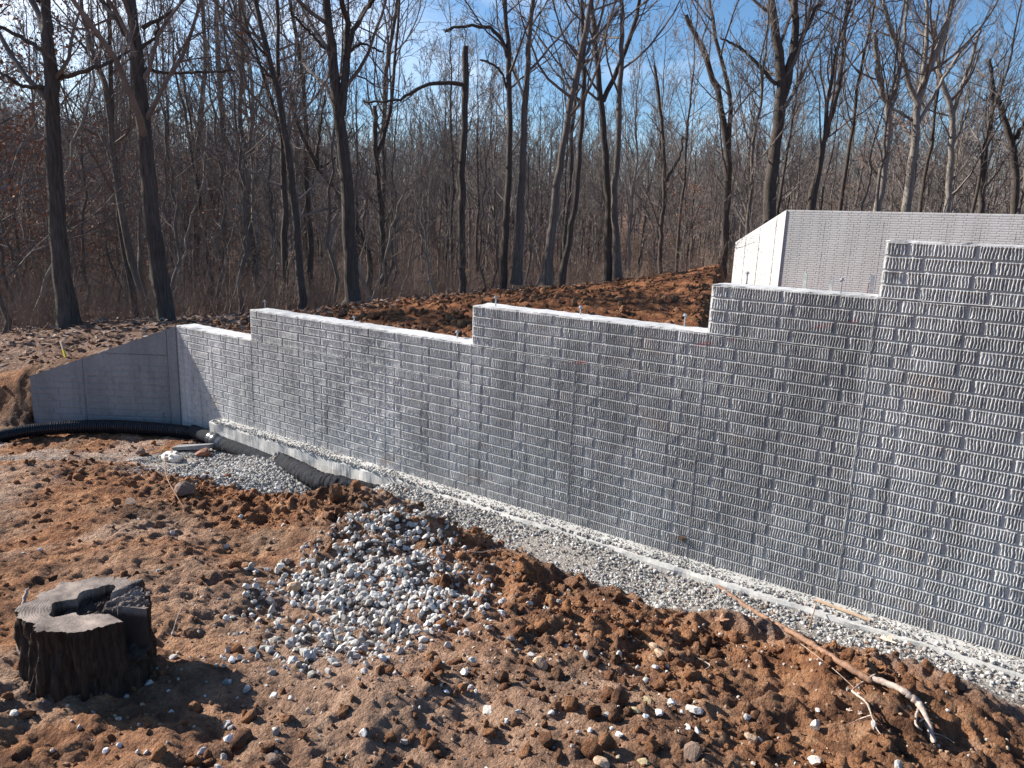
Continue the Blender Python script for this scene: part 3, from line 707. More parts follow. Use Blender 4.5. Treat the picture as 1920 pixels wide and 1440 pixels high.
one_stick('small dark twig lying beside the grey concrete rubble', [(230, 868), (275, 865), (300, 872)], [.005, .004, .003], M_ROOT)
one_stick('short upright twig in the gravel beside the long root', [(1516, 1180), (1524, 1163), (1528, 1155)], [.004, .003, .002], M_ROOT, lift=[.0, .05, .09])
one_stick('fine curved rootlet arching over the clay right of the stump', [(322, 1196), (340, 1160), (365, 1130)], [.002, .002, .001], M_PALEROOT, lift=[.0, .04, .01])
one_stick('bleached rootlet lying between clods left of the wall foot', [(860, 1040), (900, 1046), (925, 1038)], [.003, .003, .002], M_PALEROOT, lift=[.02, .03, .02])
one_stick('thin pale root fibre near the bottom right clods', [(1305, 1236), (1330, 1250), (1322, 1262)], [.003, .003, .002], M_PALEROOT)
# wood lath lying on the footing against the wall
w0, w1 = zpl(1528, 1124, .01), zpl(1632, 1163, .012)
d_ = (w1-w0)/np.linalg.norm(w1-w0); nn_ = np.array([-d_[1], d_[0], 0])
a_ = Acc(); a_.box((0, -.011, -.004), (1, .011, .004)); vv = a_.v[0]; vv = w0+vv[:, :1]*(w1-w0)+vv[:, 1:2]*nn_+np.array([0, 0, 1])*vv[:, 2:]
obj('wood_lath', mesh('wood_lath', vv, a_.q[0]), M_LATH, None, 'orange-brown wooden lath lying along the foot of the brick-patterned wall', 'lath')
w0, w1 = zpl(1505, 1120, .012), zpl(1690, 1212, .03)

# ------------------------------------------------------------------ drain pipe
pipe = empty('drain_pipe', 'black corrugated drain pipe with fabric sock running along the foot of the wall', 'pipe')
def gz(p, dz): return np.array([p[0], p[1], float(tps_eval(np.array([p[0]]), np.array([p[1]]))[0])+dz])
A = [zpl(-90, 838, -.30), zpl(0, 818, -.27), zpl(80, 805, -.235), zpl(195, 799, -.215), zpl(300, 805, -.215), zpl(372, 813, -.21)]
n = 640; P = curve_pts(A, n); Rp = .066+.006*np.sign(np.sin(np.arange(n)*2*np.pi/5))*1.0
v_, q_ = tubes(P[None], Rp[None], 20); obj('corrugated_run', mesh('corrugated_run', v_, q_), M_PIPE, pipe)
Bp = [zpl(362, 808, -.19), zpl(402, 823, -.195)]
P = curve_pts(Bp, 8); P = np.r_[P[:1], P]; R_ = np.full(9, .069); R_[0] = .001; v_, q_ = tubes(P[None], R_[None], 20); obj('pipe_end', mesh('pipe_end', v_, q_), M_SOCK, pipe)
P = curve_pts([zpl(398, 822, -.195), zpl(411, 829, -.197)], 9); v_, q_ = tubes(P[None], np.array([[.07, .085, .085, .085, .078, .085, .085, .078, .072]]), 20); obj('coupling', mesh('coupling', v_, q_), M_PIPE, pipe)
P = curve_pts([zpl(411, 829, -.197), zpl(422, 834, -.198)], 14); v_, q_ = tubes(P[None], (.069+.006*(np.arange(14) % 2))[None], 20); obj('connector_ring', mesh('connector_ring', v_, q_), simple('grey_ribbed_plastic', (.16, .16, .17), .5), pipe)
def sock(pts, zs_, n, r, wr):
    P = curve_pts([zpl(x, y, z) for (x, y), z in zip(pts, zs_)], n); s = 28
    v_, q_ = tubes(P[None], np.full((1, n), r), s); v_ = v_.reshape(n, s, 3)
    u_ = np.arange(n)[:, None]/n*len(pts)*3; w_ = np.arange(s)[None]/s*6
    k_ = 1+wr*(billow(u_+w_*.5, w_+np.zeros_like(u_), 2.2, 3, 13)-.35); v_ = P[:, None]+(v_-P[:, None])*k_[..., None]
    return mesh('filter_sock', v_.reshape(-1, 3), q_, smooth=True)
obj('filter_sock', sock([(421, 834), (460, 848), (520, 872)], [-.197, -.20, -.22], 90, .072, .12), M_SOCK, pipe)
obj('filter_sock', sock([(528, 866), (560, 882), (600, 902), (650, 914), (730, 934)], [-.15, -.125, -.105, -.095, -.14], 160, .080, .34), M_SOCK, pipe)

# ------------------------------------------------------------------ stakes
def stake(a, b, w, parts, lbl, name='survey_stake', sub='stake'):
    e = empty(name, lbl, sub, tuple(a)); d = np.array(b)-np.array(a)
    for (t0, t1, mt, nm) in parts:
        s_ = Acc(); s_.box((-w/2, -w/4, 0), (w/2, w/4, 1)); vv = s_.v[0].copy(); t = t0+(t1-t0)*vv[:, 2:3]
        vv = np.c_[vv[:, :2]*(1+.0*t), np.zeros(len(vv))]+d[None]*t; obj(nm, mesh(nm, vv, s_.q[0]), mt, e)
p0 = wing3(1.28, .34, 0); a = zpl(126, 678, .30); dpt = np.linalg.norm(a-CAM)
a = at_depth(126, 680, float((np.array(p0)-CAM)@FWD)); b_ = at_depth(114, 640, float((np.array(p0)-CAM)@FWD))
stake(a-(b_-a)*.9, b_, .036, [(0, .80, M_YEL, 'painted_foot'), (.80, 1.0, M_LATH, 'bare_top')], 'leaning wooden survey stake with yellow painted lower half behind the wing wall')
for bx, ty, tall, lbl in ((1511, 512, 1, 'leftmost of the three white stakes behind the wall step'), (1560, 520, 1, 'short middle white stake behind the wall step'), (1637, 515, 1, 'white stake closest to the taller wall step')):
    t_ = at_depth(bx, ty, 9.5); bt_ = np.array([t_[0]+.02, t_[1], -.1]); stake(bt_, t_, .045, [(0, 1, M_WHITEPVC, 'shaft')], lbl, 'white_stake')
t_ = at_depth(1629, 530, 9.5); stake(np.array([t_[0], t_[1], -.1]), t_, .008, [(0, 1, M_RED, 'shaft')], 'thin red marker rod beside the white stakes', 'marker_rod', 'rod')

# ------------------------------------------------------------------ loose rocks, clods and rubbish
def rock(px, py, wpx, mat, lbl, cat='rock', name='rock', sq=(1, .8, .75), sub=ICO2, jag=.2, sink=.25, seed=0, yaw_=0.):
    P, t = hit(px, py); r_ = wpx*t/FPX/2; R0 = np.random.RandomState(seed+int(px)); v, f = sub
    v = v*(1+.0); cuts = R0.normal(size=(9, 3)); cuts /= np.linalg.norm(cuts, axis=1, keepdims=True)
    v = v.copy()
    for c_ in cuts:
        k = R0.uniform(.42, .75); dd = v@c_; v = v-np.clip(dd-k, 0, None)[:, None]*c_[None]
    v = v*(1+jag*(R0.rand(len(v), 1)-.5)*.5); v = v/np.abs(v).max()*r_*np.array(sq)*1.05
    cyw, syw = math.cos(yaw_), math.sin(yaw_); v = v@np.array([[cyw, syw, 0], [-syw, cyw, 0], [0, 0, 1]])
    obj(name, mesh(name, v, None, f), mat, None, lbl, cat, loc=(P[0], P[1], P[2]+r_*sq[2]*(1-2*sink)*.8))
rock(1016, 1254, 40, M_ROCK, 'rounded tan rock alone in the middle of the clay', seed=1)
rock(918, 1335, 36, M_PALEROCK, 'flat triangular pale rock in the foreground clay', sq=(1, .9, .35), seed=2)
rock(1225, 1217, 22, M_ROCK, 'smaller upper stone of the tan pair beside the shaded hollow', seed=3)
rock(1240, 1232, 34, M_ROCK, 'larger angular tan stone of the pair beside the shaded hollow', sq=(1, .7, .6), seed=4)
rock(837, 1302, 18, M_WHITE, 'white flat pebble left of the triangular pale rock', sq=(1, .7, .4), seed=5)
rock(1187, 1338, 32, M_OCHRE, 'low ochre rock left of the white pebbles at the lower right', sq=(1, .6, .5), seed=6)
rock(1213, 1318, 26, M_OCHRE, 'ochre rock just above the white pebbles at the lower right', seed=7)
rock(1235, 1342, 18, M_WHITE, 'white pebble below the ochre rock, right of the other pebble', seed=8)
rock(1212, 1345, 14, M_WHITE, 'small white pebble touching the low ochre rock', seed=9)
rock(1160, 1382, 18, M_WHITE, 'lone white pebble near the bottom edge, right of centre', seed=10)
rock(1258, 1322, 18, M_WHITE, 'upright white pebble right of the ochre rocks', seed=22)
rock(1106, 1373, 13, M_WHITE, 'tiny white pebble left of the lone one near the bottom', seed=23)
rock(1127, 1438, 36, M_ROCK, 'tan rock cut by the bottom edge right of centre', seed=11)
rock(1205, 1436, 28, M_OCHRE, 'yellowish rock at the bottom edge beside the tan one', seed=12)
rock(1300, 1336, 34, M_PALEROCK, 'flat pale brown rock above the big dark rock', sq=(1, .8, .5), seed=13)
rock(1300, 1425, 46, M_DARKROCK, 'big dark angular rock at the bottom right edge', sq=(.9, .8, 1), seed=14)
rock(1527, 1365, 24, M_PALEROCK, 'upright tan rock in the clay left of the root fork', sq=(.8, .7, 1), seed=15)
rock(1410, 1388, 30, M_ROCK, 'flat tan rock between the dark rock and the root', sq=(1, .8, .5), seed=16)
rock(1527, 1433, 26, M_PALEROCK, 'pale rock at the bottom edge below the upright tan rock', sq=(1, .8, .6), seed=17)
rock(1787, 1292, 42, M_CLOD, 'round dark red clod below the wall footing at right', 'clod', 'clod', seed=18, jag=.5)
rock(790, 1035, 44, M_CLOD, 'orange clay clod standing on the crest of the gravel pile', 'clod', 'clod', (1, .9, 1), seed=19, jag=.5)
rock(832, 1098, 36, M_CLOD, 'dark clod with a shaded side below the crest clod', 'clod', 'clod', (.9, .9, .9), seed=20, jag=.5)
rock(628, 938, 34, M_CLOD, 'tall brown clod beside the end of the buried pipe', 'clod', 'clod', (.75, .75, 1.3), seed=21, jag=.5)
rock(745, 975, 28, M_CLOD, 'upright orange clod with gravel on its right flank', 'clod', 'clod', (.7, .7, 1.1), seed=24, jag=.5)
rock(550, 1106, 34, M_ROCK, 'brown rock with gravel heaped against it, left of the pile', seed=25)
rock(350, 925, 46, M_DARKROCK, 'large dark brown rock in the mound below the pipe', sq=(1, .8, .7), seed=26)
rock(245, 945, 36, M_DARKROCK, 'flat brown stone low in the dirt mound', sq=(1, .6, .45), seed=27)
rock(265, 850, 30, M_DARKROCK, 'brown stone beside the crumpled white wrapper', sq=(1, .7, .6), seed=28)
rock(430, 1392, 26, M_WHITE, 'white stone in the foreground clay below the stump shadow', seed=29)
rock(200, 1412, 16, M_WHITE, 'white stone at the lower left below the stump', seed=30)
rock(224, 1402, 14, M_WHITE, 'smaller white stone close right of the one below the stump', seed=31)
rock(434, 1241, 20, M_WHITE, 'white stone just past the tip of the stump shadow', seed=33)
rock(510, 1428, 28, M_DARKROCK, 'dark rock on the bottom edge left of centre', seed=32)
# broken concrete, wrapper and clay lump next to the pipe coupling
P, t = hit(368, 848)
a_ = Acc(); a_.box((-.20, -.05, -.02), (.20, .05, .02)); vv = a_.v[0]+(rs.rand(8, 3)-.5)*.02
ang = math.radians(25); vv = vv@np.array([[math.cos(ang), math.sin(ang), .12], [-math.sin(ang), math.cos(ang), 0], [0, 0, 1]])
obj('concrete_rubble', mesh('concrete_rubble', vv, a_.q[0]), M_WING, None, 'long broken piece of grey concrete leaning beside the pipe coupling', 'rubble', loc=(P[0]-.05, P[1], P[2]+.05))
rock(385, 855, 40, M_CLAYPOT, 'round red-brown clay lump tucked under the pipe coupling', 'clod', 'clay_lump', (1, .9, .7), seed=40, jag=.4)
P, t = hit(322, 862)
v, f = ICO3; w_ = np.random.RandomState(9); vv = v*(1+.5*(fbm(v[:, 0]*2+5, v[:, 1]*2+v[:, 2]*1.7+9, 2, 3, 5)-.5)[:, None]+.25*(w_.rand(len(v), 1)-.5))*np.array([.11, .08, .06])
obj('crumpled_wrapper', mesh('crumpled_wrapper', vv, None, f), M_WRAP, None, 'crumpled white and orange wrapper on the dirt left of the concrete rubble', 'litter', loc=(P[0], P[1], P[2]+.02))

def leaf_mesh(w, lobes=5, seed=0):
    R0 = np.random.RandomState(seed); n = 44; t = np.linspace(0, 2*np.pi, n, endpoint=False)
    r_ = .62+.38*np.cos(lobes*t)*np.abs(np.cos(t/2))+.1*(R0.rand(n)-.5); r_ = np.clip(r_, .15, 1)
    x, y = r_*np.cos(t)*w*.5, r_*np.sin(t)*w*.36
    v = np.r_[[[0, 0, .002]], np.c_[x, y, (np.abs(y)*.5+(x/w)**2*.04*3*w+(R0.rand(n)-.5)*w*.06)]]; f = [(0, i+1, (i+1) % n+1) for i in range(n)]
    return mesh('dry_leaf', v, None, f)
for (px, py, wpx, mt, lbl, rot) in ((1350, 1170, 34, M_LEAF, 'brown lobed leaf on the gravel left of the long root', .4), (1660, 1206, 44, M_PALELEAF, 'pale pinkish oak leaf on the gravel below the wall', -.5), (1905, 1243, 26, M_PALELEAF, 'tan dry leaf on the footing at the right edge', .8), (1590, 1340, 14, M_PALELEAF, 'small yellow-white leaf scrap right of the upright tan rock', 0), (1610, 1345, 14, M_PALELEAF, 'narrow pale leaf scrap close to the root fork', 1.2), (1893, 1243, 14, M_LEAF, 'small brown leaf scrap on the footing near the right edge', 2), (1368, 1088, 14, M_LEAF, 'brown leaf curled on the footing above the long root', 1)):
    P, t = hit(px, py); o = obj('dry_leaf', leaf_mesh(wpx*t/FPX, 5, int(px)), mt, None, lbl, 'leaf', loc=(P[0], P[1], P[2]+.012)); o.rotation_euler = (.15, -.2, rot)

# ------------------------------------------------------------------ gravel and soil clods (uncountable)
def scatter(n, x0, x1, y0, y1, dens, r):
    x = r.uniform(x0, x1, n); y = r.uniform(y0, y1, n); k = r.rand(n) < dens(x, y); return x[k], y[k]
R1 = np.random.RandomState(21)
# fine gravel strip
def d_strip(x, y):
    st, pl = gravel_zone(x, y); return st*(y < -.105)*np.clip(1.35*sm((fbm(x, y, 3.0, 3, 55)-.34+.35*sm((y+.5)/.35))*6), .12, .95)
acc = Acc()
x, y = scatter(23000, -1.5, 6.4, -1.2, -.13, d_strip, R1); s = R1.uniform(.0055, .0155, len(x))
v_, f_ = stones(np.c_[x, y, np.where((y > -.155) & (x > -1.45), .003, H(x, y))+s*.25], s, ICO1, r=R1); acc.add(v_, None, f_)
# extra heap in the pit and over the socked pipe
x = R1.normal(0, 1, 5200); y = R1.normal(0, 1, 5200); x, y = -.15+x*.50, -.62+y*.20
k = (y < -.17) & (x > -1.0) & (x < 1.0); x, y = x[k], y[k]; s = R1.uniform(.011, .022, len(x))
v_, f_ = stones(np.c_[x, y, H(x, y)+s*R1.uniform(.2, 1.0, len(x))], s, ICO1, r=R1); acc.add(v_, None, f_)
mx_, my_ = zpl(522, 862, -.15)[:2]; x = R1.normal(mx_, .075, 420); y = R1.normal(my_, .07, 420); s = R1.uniform(.011, .021, len(x))
g_ = np.exp(-((x-mx_)/.11)**2-((y-my_)/.10)**2); k = y < -.15; v_, f_ = stones(np.c_[x, y, -.25+g_*.17*R1.uniform(.6, 1, len(x))][k], s[k], ICO1, r=R1); acc.add(v_, None, f_)
mx_, my_ = zpl(745, 925, -.05)[:2]; x = R1.normal(mx_, .14, 900); y = R1.normal(my_, .08, 900); s = R1.uniform(.011, .021, len(x))
k = y < -.15; g_ = np.exp(-((x-mx_)/.2)**2-((y-my_)/.13)**2); v_, f_ = stones(np.c_[x, y, H(x, y)+g_*.07*R1.uniform(.4, 1, len(x))][k], s[k], ICO1, r=R1); acc.add(v_, None, f_)
x, y = scatter(16000, -1.45, 6.4, -.16, -.0, lambda x, y: .18+.25*(fbm(x, y, 4, 2, 3) > .55), R1); s = R1.uniform(.003, .010, len(x)); z = np.maximum(H(x, y), .002)
v_, f_ = stones(np.c_[x, y, z], s, ICO1, r=R1); acc.add(v_, None, f_)
obj('gravel', acc.mesh('gravel'), M_GRAVEL, kind='stuff', label='grey limestone gravel along the foot of the wall')
# coarse pale stones of the near pile
acc = Acc()
def d_pile(x, y):
    st, pl = gravel_zone(x, y); return np.clip(pl*1.5-.22, 0, 1)*(st < .6)
x, y = scatter(15000, 1.2, 4.2, -3.4, -.9, d_pile, R1); s = .007+.016*R1.rand(len(x))**1.6
v_, f_ = stones(np.c_[x, y, H(x, y)+s*R1.uniform(.1, .9, len(x))], s, ICO2, .12, (.5, .8), r=R1); acc.add(v_, None, f_)
def d_sp(x, y): return .5*np.exp(-((x-2.9)/.55)**2-((y+2.45)/.55)**2)+.10*np.exp(-((x-3.4)/1.6)**2-((y+2.2)/1.1)**2)+.008
x, y = scatter(6200, -1, 5.6, -3.9, -.8, d_sp, R1); s = R1.uniform(.005, .020, len(x))**1.0
v_, f_ = stones(np.c_[x, y, H(x, y)+s*.35], s, ICO2, .12, (.5, .8), r=R1); acc.add(v_, None, f_)
M_COARSE = stone_material('coarse_white_limestone', [(0, (.27, .235, .20)), (.3, (.42, .395, .36)), (.8, (.58, .555, .515)), (1, (.72, .70, .66))], .8, .5)
obj('coarse_gravel', acc.mesh('coarse_gravel'), M_COARSE, kind='stuff', label='spilled pile of coarse white limestone on the clay')
# soil clods
acc = Acc()
def d_clod(x, y):
    st, pl = gravel_zone(x, y)
    ridge = sm((y+2.0)/.4)*sm((-.6-y)/.25)*sm((x+1.3)/.5)
    right = sm((x-3.1)/.9)*sm((-.7-y)/.2)
    nn = sm((fbm(x, y, 2.0, 3, 91)-.42)*7)
    return np.clip((.05+.55*ridge*nn+.50*right*nn+.1*nn)*(1-.80*st)*(1-.3*np.clip(pl, 0, 1)), 0, 1)
x, y = scatter(26000, -4.5, 6.4, -4.2, -.5, d_clod, R1); s = R1.uniform(.004, .012, len(x))+.030*R1.rand(len(x))**7
kb = s > .0105
for k_, base_ in ((kb, ICO2), (~kb, ICO1)):
    v_, f_ = stones(np.c_[x, y, H(x, y)+s*.25][k_], s[k_], base_, .30, (.55, .95), r=R1); acc.add(v_, None, f_)
xx_ = acc.v[0]
obj('soil_clods', acc.mesh('soil_clods', True), M_CLOD, kind='stuff', label='crumbled lumps of red clay over the ground')
acc = Acc()
x, y = scatter(9000, 2.2, 5.9, -3.6, -1.0, lambda x, y: .22+0*x, R1); s = R1.uniform(.003, .011, len(x))
v_, f_ = stones(np.c_[x, y, H(x, y)+s*.2], s, ICO1, .25, r=R1); acc.add(v_, None, f_)
M_GRIT = stone_material('mixed_grit', [(0, (.20, .11, .07)), (.5, (.38, .25, .16)), (.8, (.5, .42, .33)), (1, (.6, .58, .55))], .9, .5)
obj('grit', acc.mesh('grit'), M_GRIT, kind='stuff', label='small mixed stones pressed into the clay')
# clods on the backfill
acc = Acc(); n = 9000
az = np.radians(R1.uniform(104, 150, n)); rr_ = R1.uniform(5, 22, n); x = CAM[0]+rr_*np.cos(az); y = CAM[1]+rr_*np.sin(az)
k = (y > .35) & (zone_line(x, y) < -.3) & ((x > -4) | (R1.rand(n) < .25)); x, y = x[k], y[k]; s = R1.uniform(.010, .03, len(x))+.06*R1.rand(len(x))**6
v_, f_ = stones(np.c_[x, y, H(x, y)+s*.2], s, ICO1, .3, r=R1); acc.add(v_, None, f_)
obj('backfill_clods', acc.mesh('backfill_clods'), M_CLOD, kind='stuff', label='clods of orange clay on the backfilled slope')
# fallen leaves on the wood edge
n = 16000; az = np.radians(R1.uniform(118, 170, n)); rr_ = 5.5+R1.rand(n)**1.4*22; x = CAM[0]+rr_*np.cos(az); y = CAM[1]+rr_*np.sin(az)
s_, s2_ = side(x, y); rl = np.interp(np.degrees(az), [118, 128, 141, 150, 156, 170], [18, 13.5, 10, 5, 5, 5]); k = (s_ > .35) & (rr_ > rl); x, y = x[k], y[k]; n = len(x)
q4 = np.array([(-1, -.5, 0), (0, -.75, .25), (1, 0, .1), (0, .7, .3)])[None]*R1.uniform(.03, .07, n)[:, None, None]
rm = randrot(n, R1); flatten = np.array([1, 1, .45]); v_ = np.einsum('nij,nvj->nvi', rm, q4)*flatten+np.stack([x, y, H(x, y)+.02], 1)[:, None]
M_LITTER = stone_material('leaf_litter', [(0, (.13, .075, .05)), (.5, (.26, .165, .12)), (1, (.40, .29, .22))], .85, 0)
obj('leaf_litter', mesh('leaf_litter', v_.reshape(-1, 3), np.arange(4*n).reshape(-1, 4)), M_LITTER, kind='stuff', label='fallen brown leaves along the edge of the wood')

# ------------------------------------------------------------------ trees
def interp_poly(P, R, t):
    """P (N,k,3) R (N,k) t (N,m) in 0..1 -> point, radius, dir"""
    N_, k, _ = P.shape; u = np.clip(t, 0, .999)*(k-1); i = u.astype(int); f = (u-i)[..., None]; n = np.arange(N_)[:, None]
    a, b_ = P[n, i], P[n, i+1]; d = b_-a; d /= np.linalg.norm(d, axis=2, keepdims=True)+1e-9
    return a*(1-f)+b_*f, R[n, i]*(1-f[..., 0])+R[n, i+1]*f[..., 0], d
def grow(P, R, m, t0, t1, ratio, ang, K, r, up=.25, rr=.62, rmin=.004, wig=.22, rtip=.35, lmax=9):
    N_ = len(P); t = t0+(t1-t0)*(np.arange(m)[None]+r.rand(N_, m))/m
    L_ = np.linalg.norm(np.diff(P, axis=1), axis=2).sum(1)
    b_, br, d = interp_poly(P, R, t)
    n = N_*m; b_ = b_.reshape(n, 3); br = br.reshape(n); d = d.reshape(n, 3); tt = t.reshape(n)
    ln = np.repeat(L_, m)*ratio*r.uniform(.55, 1.15, n)*(1.15-.75*tt); ln = np.minimum(ln, lmax)
    rnd = r.normal(size=(n, 3)); perp = rnd-(rnd*d).sum(1, keepdims=True)*d; perp /= np.linalg.norm(perp, axis=1, keepdims=True)
    a = np.radians(r.normal(ang, 12, n))[:, None]
    dr = d*np.cos(a)+perp*np.sin(a); dr[:, 2] += up*.4; dr /= np.linalg.norm(dr, axis=1, keepdims=True)
    Q = np.empty((n, K, 3)); Q[:, 0] = b_; seg = (ln/(K-1))[:, None]
    for k in range(1, K):
        Q[:, k] = Q[:, k-1]+dr*seg
        dr = dr+r.normal(size=(n, 3))*wig; dr[:, 2] += up*.35; dr /= np.linalg.norm(dr, axis=1, keepdims=True)
    r0 = np.maximum(np.minimum(br*rr, ln*.02+rmin), rmin)*r.uniform(.7, 1, n)
    RR_ = np.maximum(r0[:, None]*np.linspace(1, rtip, K)[None], rmin*.7)
    return Q, RR_
def crown(P, R, r, n1=16, t0=.3, lim=.34, dense=1.0, rmin=.004, levels=4, ang=52, up=.35, tips=None):
    a = Acc()
    Q1, R1_ = grow(P, R, n1, t0, 1, lim, ang, 8, r, up, .55, rmin*2, .13, lmax=5.5); v_, q_ = tubes(Q1, R1_, 5); a.add(v_, q_)
    Q2, R2_ = grow(Q1, R1_, int(6*dense), .2, 1, .48, 42, 6, r, up*.7, .6, rmin*1.4, .25); v_, q_ = tubes(Q2, R2_, 3); a.add(v_, q_)
    if levels >= 3:
        Q3, R3_ = grow(Q2, R2_, int(5*dense), .2, 1, .5, 40, 4, r, up*.6, .6, rmin, .3); v_, q_ = tubes(Q3, R3_, 3); a.add(v_, q_)
    if levels >= 4:
        Q4, R4_ = grow(Q3, R3_, int(3*dense), .25, 1, .55, 40, 2, r, up*.4, .7, rmin*.85, .3); v_, q_ = tubes(Q4, R4_, 3); a.add(v_, q_)
        if tips is not None: tips.append(Q4[:, -1])
    elif tips is not None: tips.append((Q3 if levels >= 3 else Q2)[:, -1])
    return a
def trunk_mesh(Ps, Rs, s=11):
    a = Acc()
    for P, R_ in zip(Ps, Rs):
        v_, q_ = tubes(P[None], R_[None], s); v_ = v_.reshape(len(P), s, 3); c_ = P[:, None]
        k_ = 1+.10*(np.random.RandomState(len(P)).rand(len(P), s)-.5)[..., None]; v_ = c_+(v_-c_)*k_; a.add(v_, q_)
    return a.mesh('trunk', True)
def leaves_mesh(pts, n, size, r):
    P = pts[r.randint(0, len(pts), n)]+r.normal(size=(n, 3))*.08
    q4 = np.array([(-1, -.5, 0), (0, -.7, .15), (1, 0, 0), (0, .6, .2)])[None]*r.uniform(.6, 1, n)[:, None, None]*size
    v_ = np.einsum('nij,nvj->nvi', randrot(n, r), q4)+P[:, None]; return mesh('leaves', v_.reshape(-1, 3), np.arange(4*n).reshape(-1, 4))

HF = np.array([FWD[0], FWD[1], 0]); HF /= np.linalg.norm(HF)
def at_h(px, py, dh):
    d = pray(px, py); return CAM+d*(dh/(d@HF))
HEROES = []
def hero(lbl, stems, dist=None, mat=None, mats=None, n1=14, t0=.35, lim=.32, seed=0, dense=1.0, levels=4, extra=4.5, leaf=0, group=None, rmin=.0045):
    """stems: list of (picture polyline from the foot up, (width at foot, width at top) in picture px); limbs after the first start on it"""
    mat = mat or M_BARK; r = np.random.RandomState(100+seed); bx, by = stems[0][0][0]
    if dist is None:
        B, t = hit(bx, by); dh = (np.array(B)-CAM)@HF; base = np.array(B)
    else:
        dh = dist; base = at_h(bx, by, dh); base[2] = float(H(base[0], base[1]))
    e = empty('bare_tree', lbl, 'tree', tuple(base), group)
    Ps, Rs = [], []
    for j, (pl, (w0, w1)) in enumerate(stems):
        W = np.array([at_h(x, y, dh+(0 if j == 0 else r.normal()*.25*k/(len(pl)))) for k, (x, y) in enumerate(pl)])
        if j == 0 and dist is not None: W = np.r_[[[W[0][0], W[0][1], min(base[2], W[0][2]-.1)]], W]
        if pl[-1][1] < 12 and extra:
            d = W[-1]-W[-2]; d /= np.linalg.norm(d); d = d*.75+np.array([0, 0, .25]); W = np.r_[W, [W[-1]+d*extra*.5, W[-1]+d*extra+r.normal(size=3)*.2]]
            ends = 2
        else: ends = 0
        n = 30 if j == 0 else 20; P = curve_pts(W, n)
        P = P+(r.rand(n, 3)-.5)*.035*(dh/14)
        hts = np.linspace(0, 1, n); wr = np.interp(hts, [0, 1-ends*.22, 1], [w0, w1, w1*(.25 if ends else .8)])*dh/FPX/2
        if j == 0: wr = wr*(1+.55*np.exp(-hts*n/1.6)); P[0, 2] -= .12
        Ps.append(P-base); Rs.append(wr)
    HEROES.append((stems[0][0][len(stems[0][0])//2][0], lbl))
    obj('trunk', trunk_mesh(Ps, Rs), mat, e)
    tips = []; acc_ = Acc()
    for j, (P, R_) in enumerate(zip(Ps, Rs)):
        L_ = np.linalg.norm(np.diff(P, axis=0), axis=1).sum()
        k = n1 if j == 0 else max(3, int(n1*.6*L_/6))
        c_ = crown(P[None], R_[None], r, k, t0 if j == 0 else .2, lim if j == 0 else .42, dense, rmin, levels, tips=tips)
        acc_.add(np.concatenate(c_.v), np.concatenate(c_.q))
    obj('crown', acc_.mesh('crown'), M_TWIG, e)
    if leaf: obj('leaves', leaves_mesh(np.concatenate(tips), leaf, .035, r), M_RUST, e)
    return e
hero('tall tree at the far left with a big low limb arching right', [([(130, 612), (112, 470), (97, 250), (96, 150), (90, 70), (85, -10)], (32, 20)), ([(98, 152), (128, 142), (185, 125), (246, 96)], (10, 4)), ([(84, 98), (48, 75), (0, 50), (-40, 40)], (9, 4)), ([(84, 165), (40, 160), (0, 135), (-40, 110)], (8, 3)), ([(86, 20), (72, 0), (60, -30)], (9, 6))], seed=1, n1=8, t0=.3)
hero('thick leaning dark trunk rising just behind the wing wall', [([(316, 625), (300, 520), (283, 400), (268, 230), (258, 120), (245, -10)], (37, 23)), ([(250, 85), (222, 40), (185, -12)], (12, 7)), ([(268, 52), (300, 35), (352, -8)], (8, 4)), ([(268, 130), (330, 136), (400, 134), (440, 132)], (6, 3)), ([(262, 88), (290, 70), (300, 20)], (7, 3))], dist=10.4, seed=2, n1=9, t0=.42)
hero('slim crooked tree left of the thick leaning trunk', [([(276, 585), (246, 480), (218, 330), (200, 170), (172, 90), (150, -10)], (17, 9)), ([(196, 150), (150, 80), (95, 30)], (6, 3))], dist=15, mat=M_BARKB, seed=3, n1=12, leaf=160)
hero('thin dark tree close to the left of the thick leaning trunk', [([(255, 588), (235, 470), (214, 300), (208, 150), (202, -10)], (14, 8))], dist=16, seed=4, n1=12, leaf=120)
hero('straight dark tree between the leaning trunk and the curved one', [([(426, 568), (420, 420), (418, 250), (410, 120), (404, -10)], (13, 8)), ([(414, 140), (455, 60), (480, 10)], (5, 3))], seed=5, n1=14)
hero('dark tree with upright fork left of the straight one', [([(369, 572), (368, 420), (374, 260), (384, 120), (380, -10)], (13, 7)), ([(374, 250), (345, 160), (330, 60)], (6, 3))], seed=6, n1=14)
hero('slender bow-curved tree left of the big forked trunk', [([(567, 560), (556, 440), (536, 260), (508, 120), (478, -10)], (17, 10)), ([(505, 110), (460, 60), (430, 10)], (5, 3)), ([(520, 160), (488, 120), (440, 60)], (5, 3))], dist=13.2, seed=7, n1=12, t0=.4)
hero('big dark trunk forked into two tall stems, left of centre', [([(660, 546), (655, 430), (644, 280), (625, 130), (612, -10)], (31, 18)), ([(640, 215), (648, 130), (652, 50), (640, -10)], (16, 9)), ([(650, 110), (662, 60), (690, 12), (700, -10)], (10, 7)), ([(618, 100), (580, 60), (545, 25)], (6, 3)), ([(648, 105), (678, 82), (720, 100)], (6, 3))], dist=13.6, seed=8, n1=10, t0=.45)
hero('crooked tree leaning away behind the big forked trunk', [([(692, 545), (690, 480), (645, 380), (595, 310), (560, 240), (540, 150)], (13, 6)), ([(595, 312), (600, 240), (610, 180)], (6, 3)), ([(600, 315), (640, 285), (660, 240)], (5, 3))], dist=18, seed=9, n1=12, t0=.3)
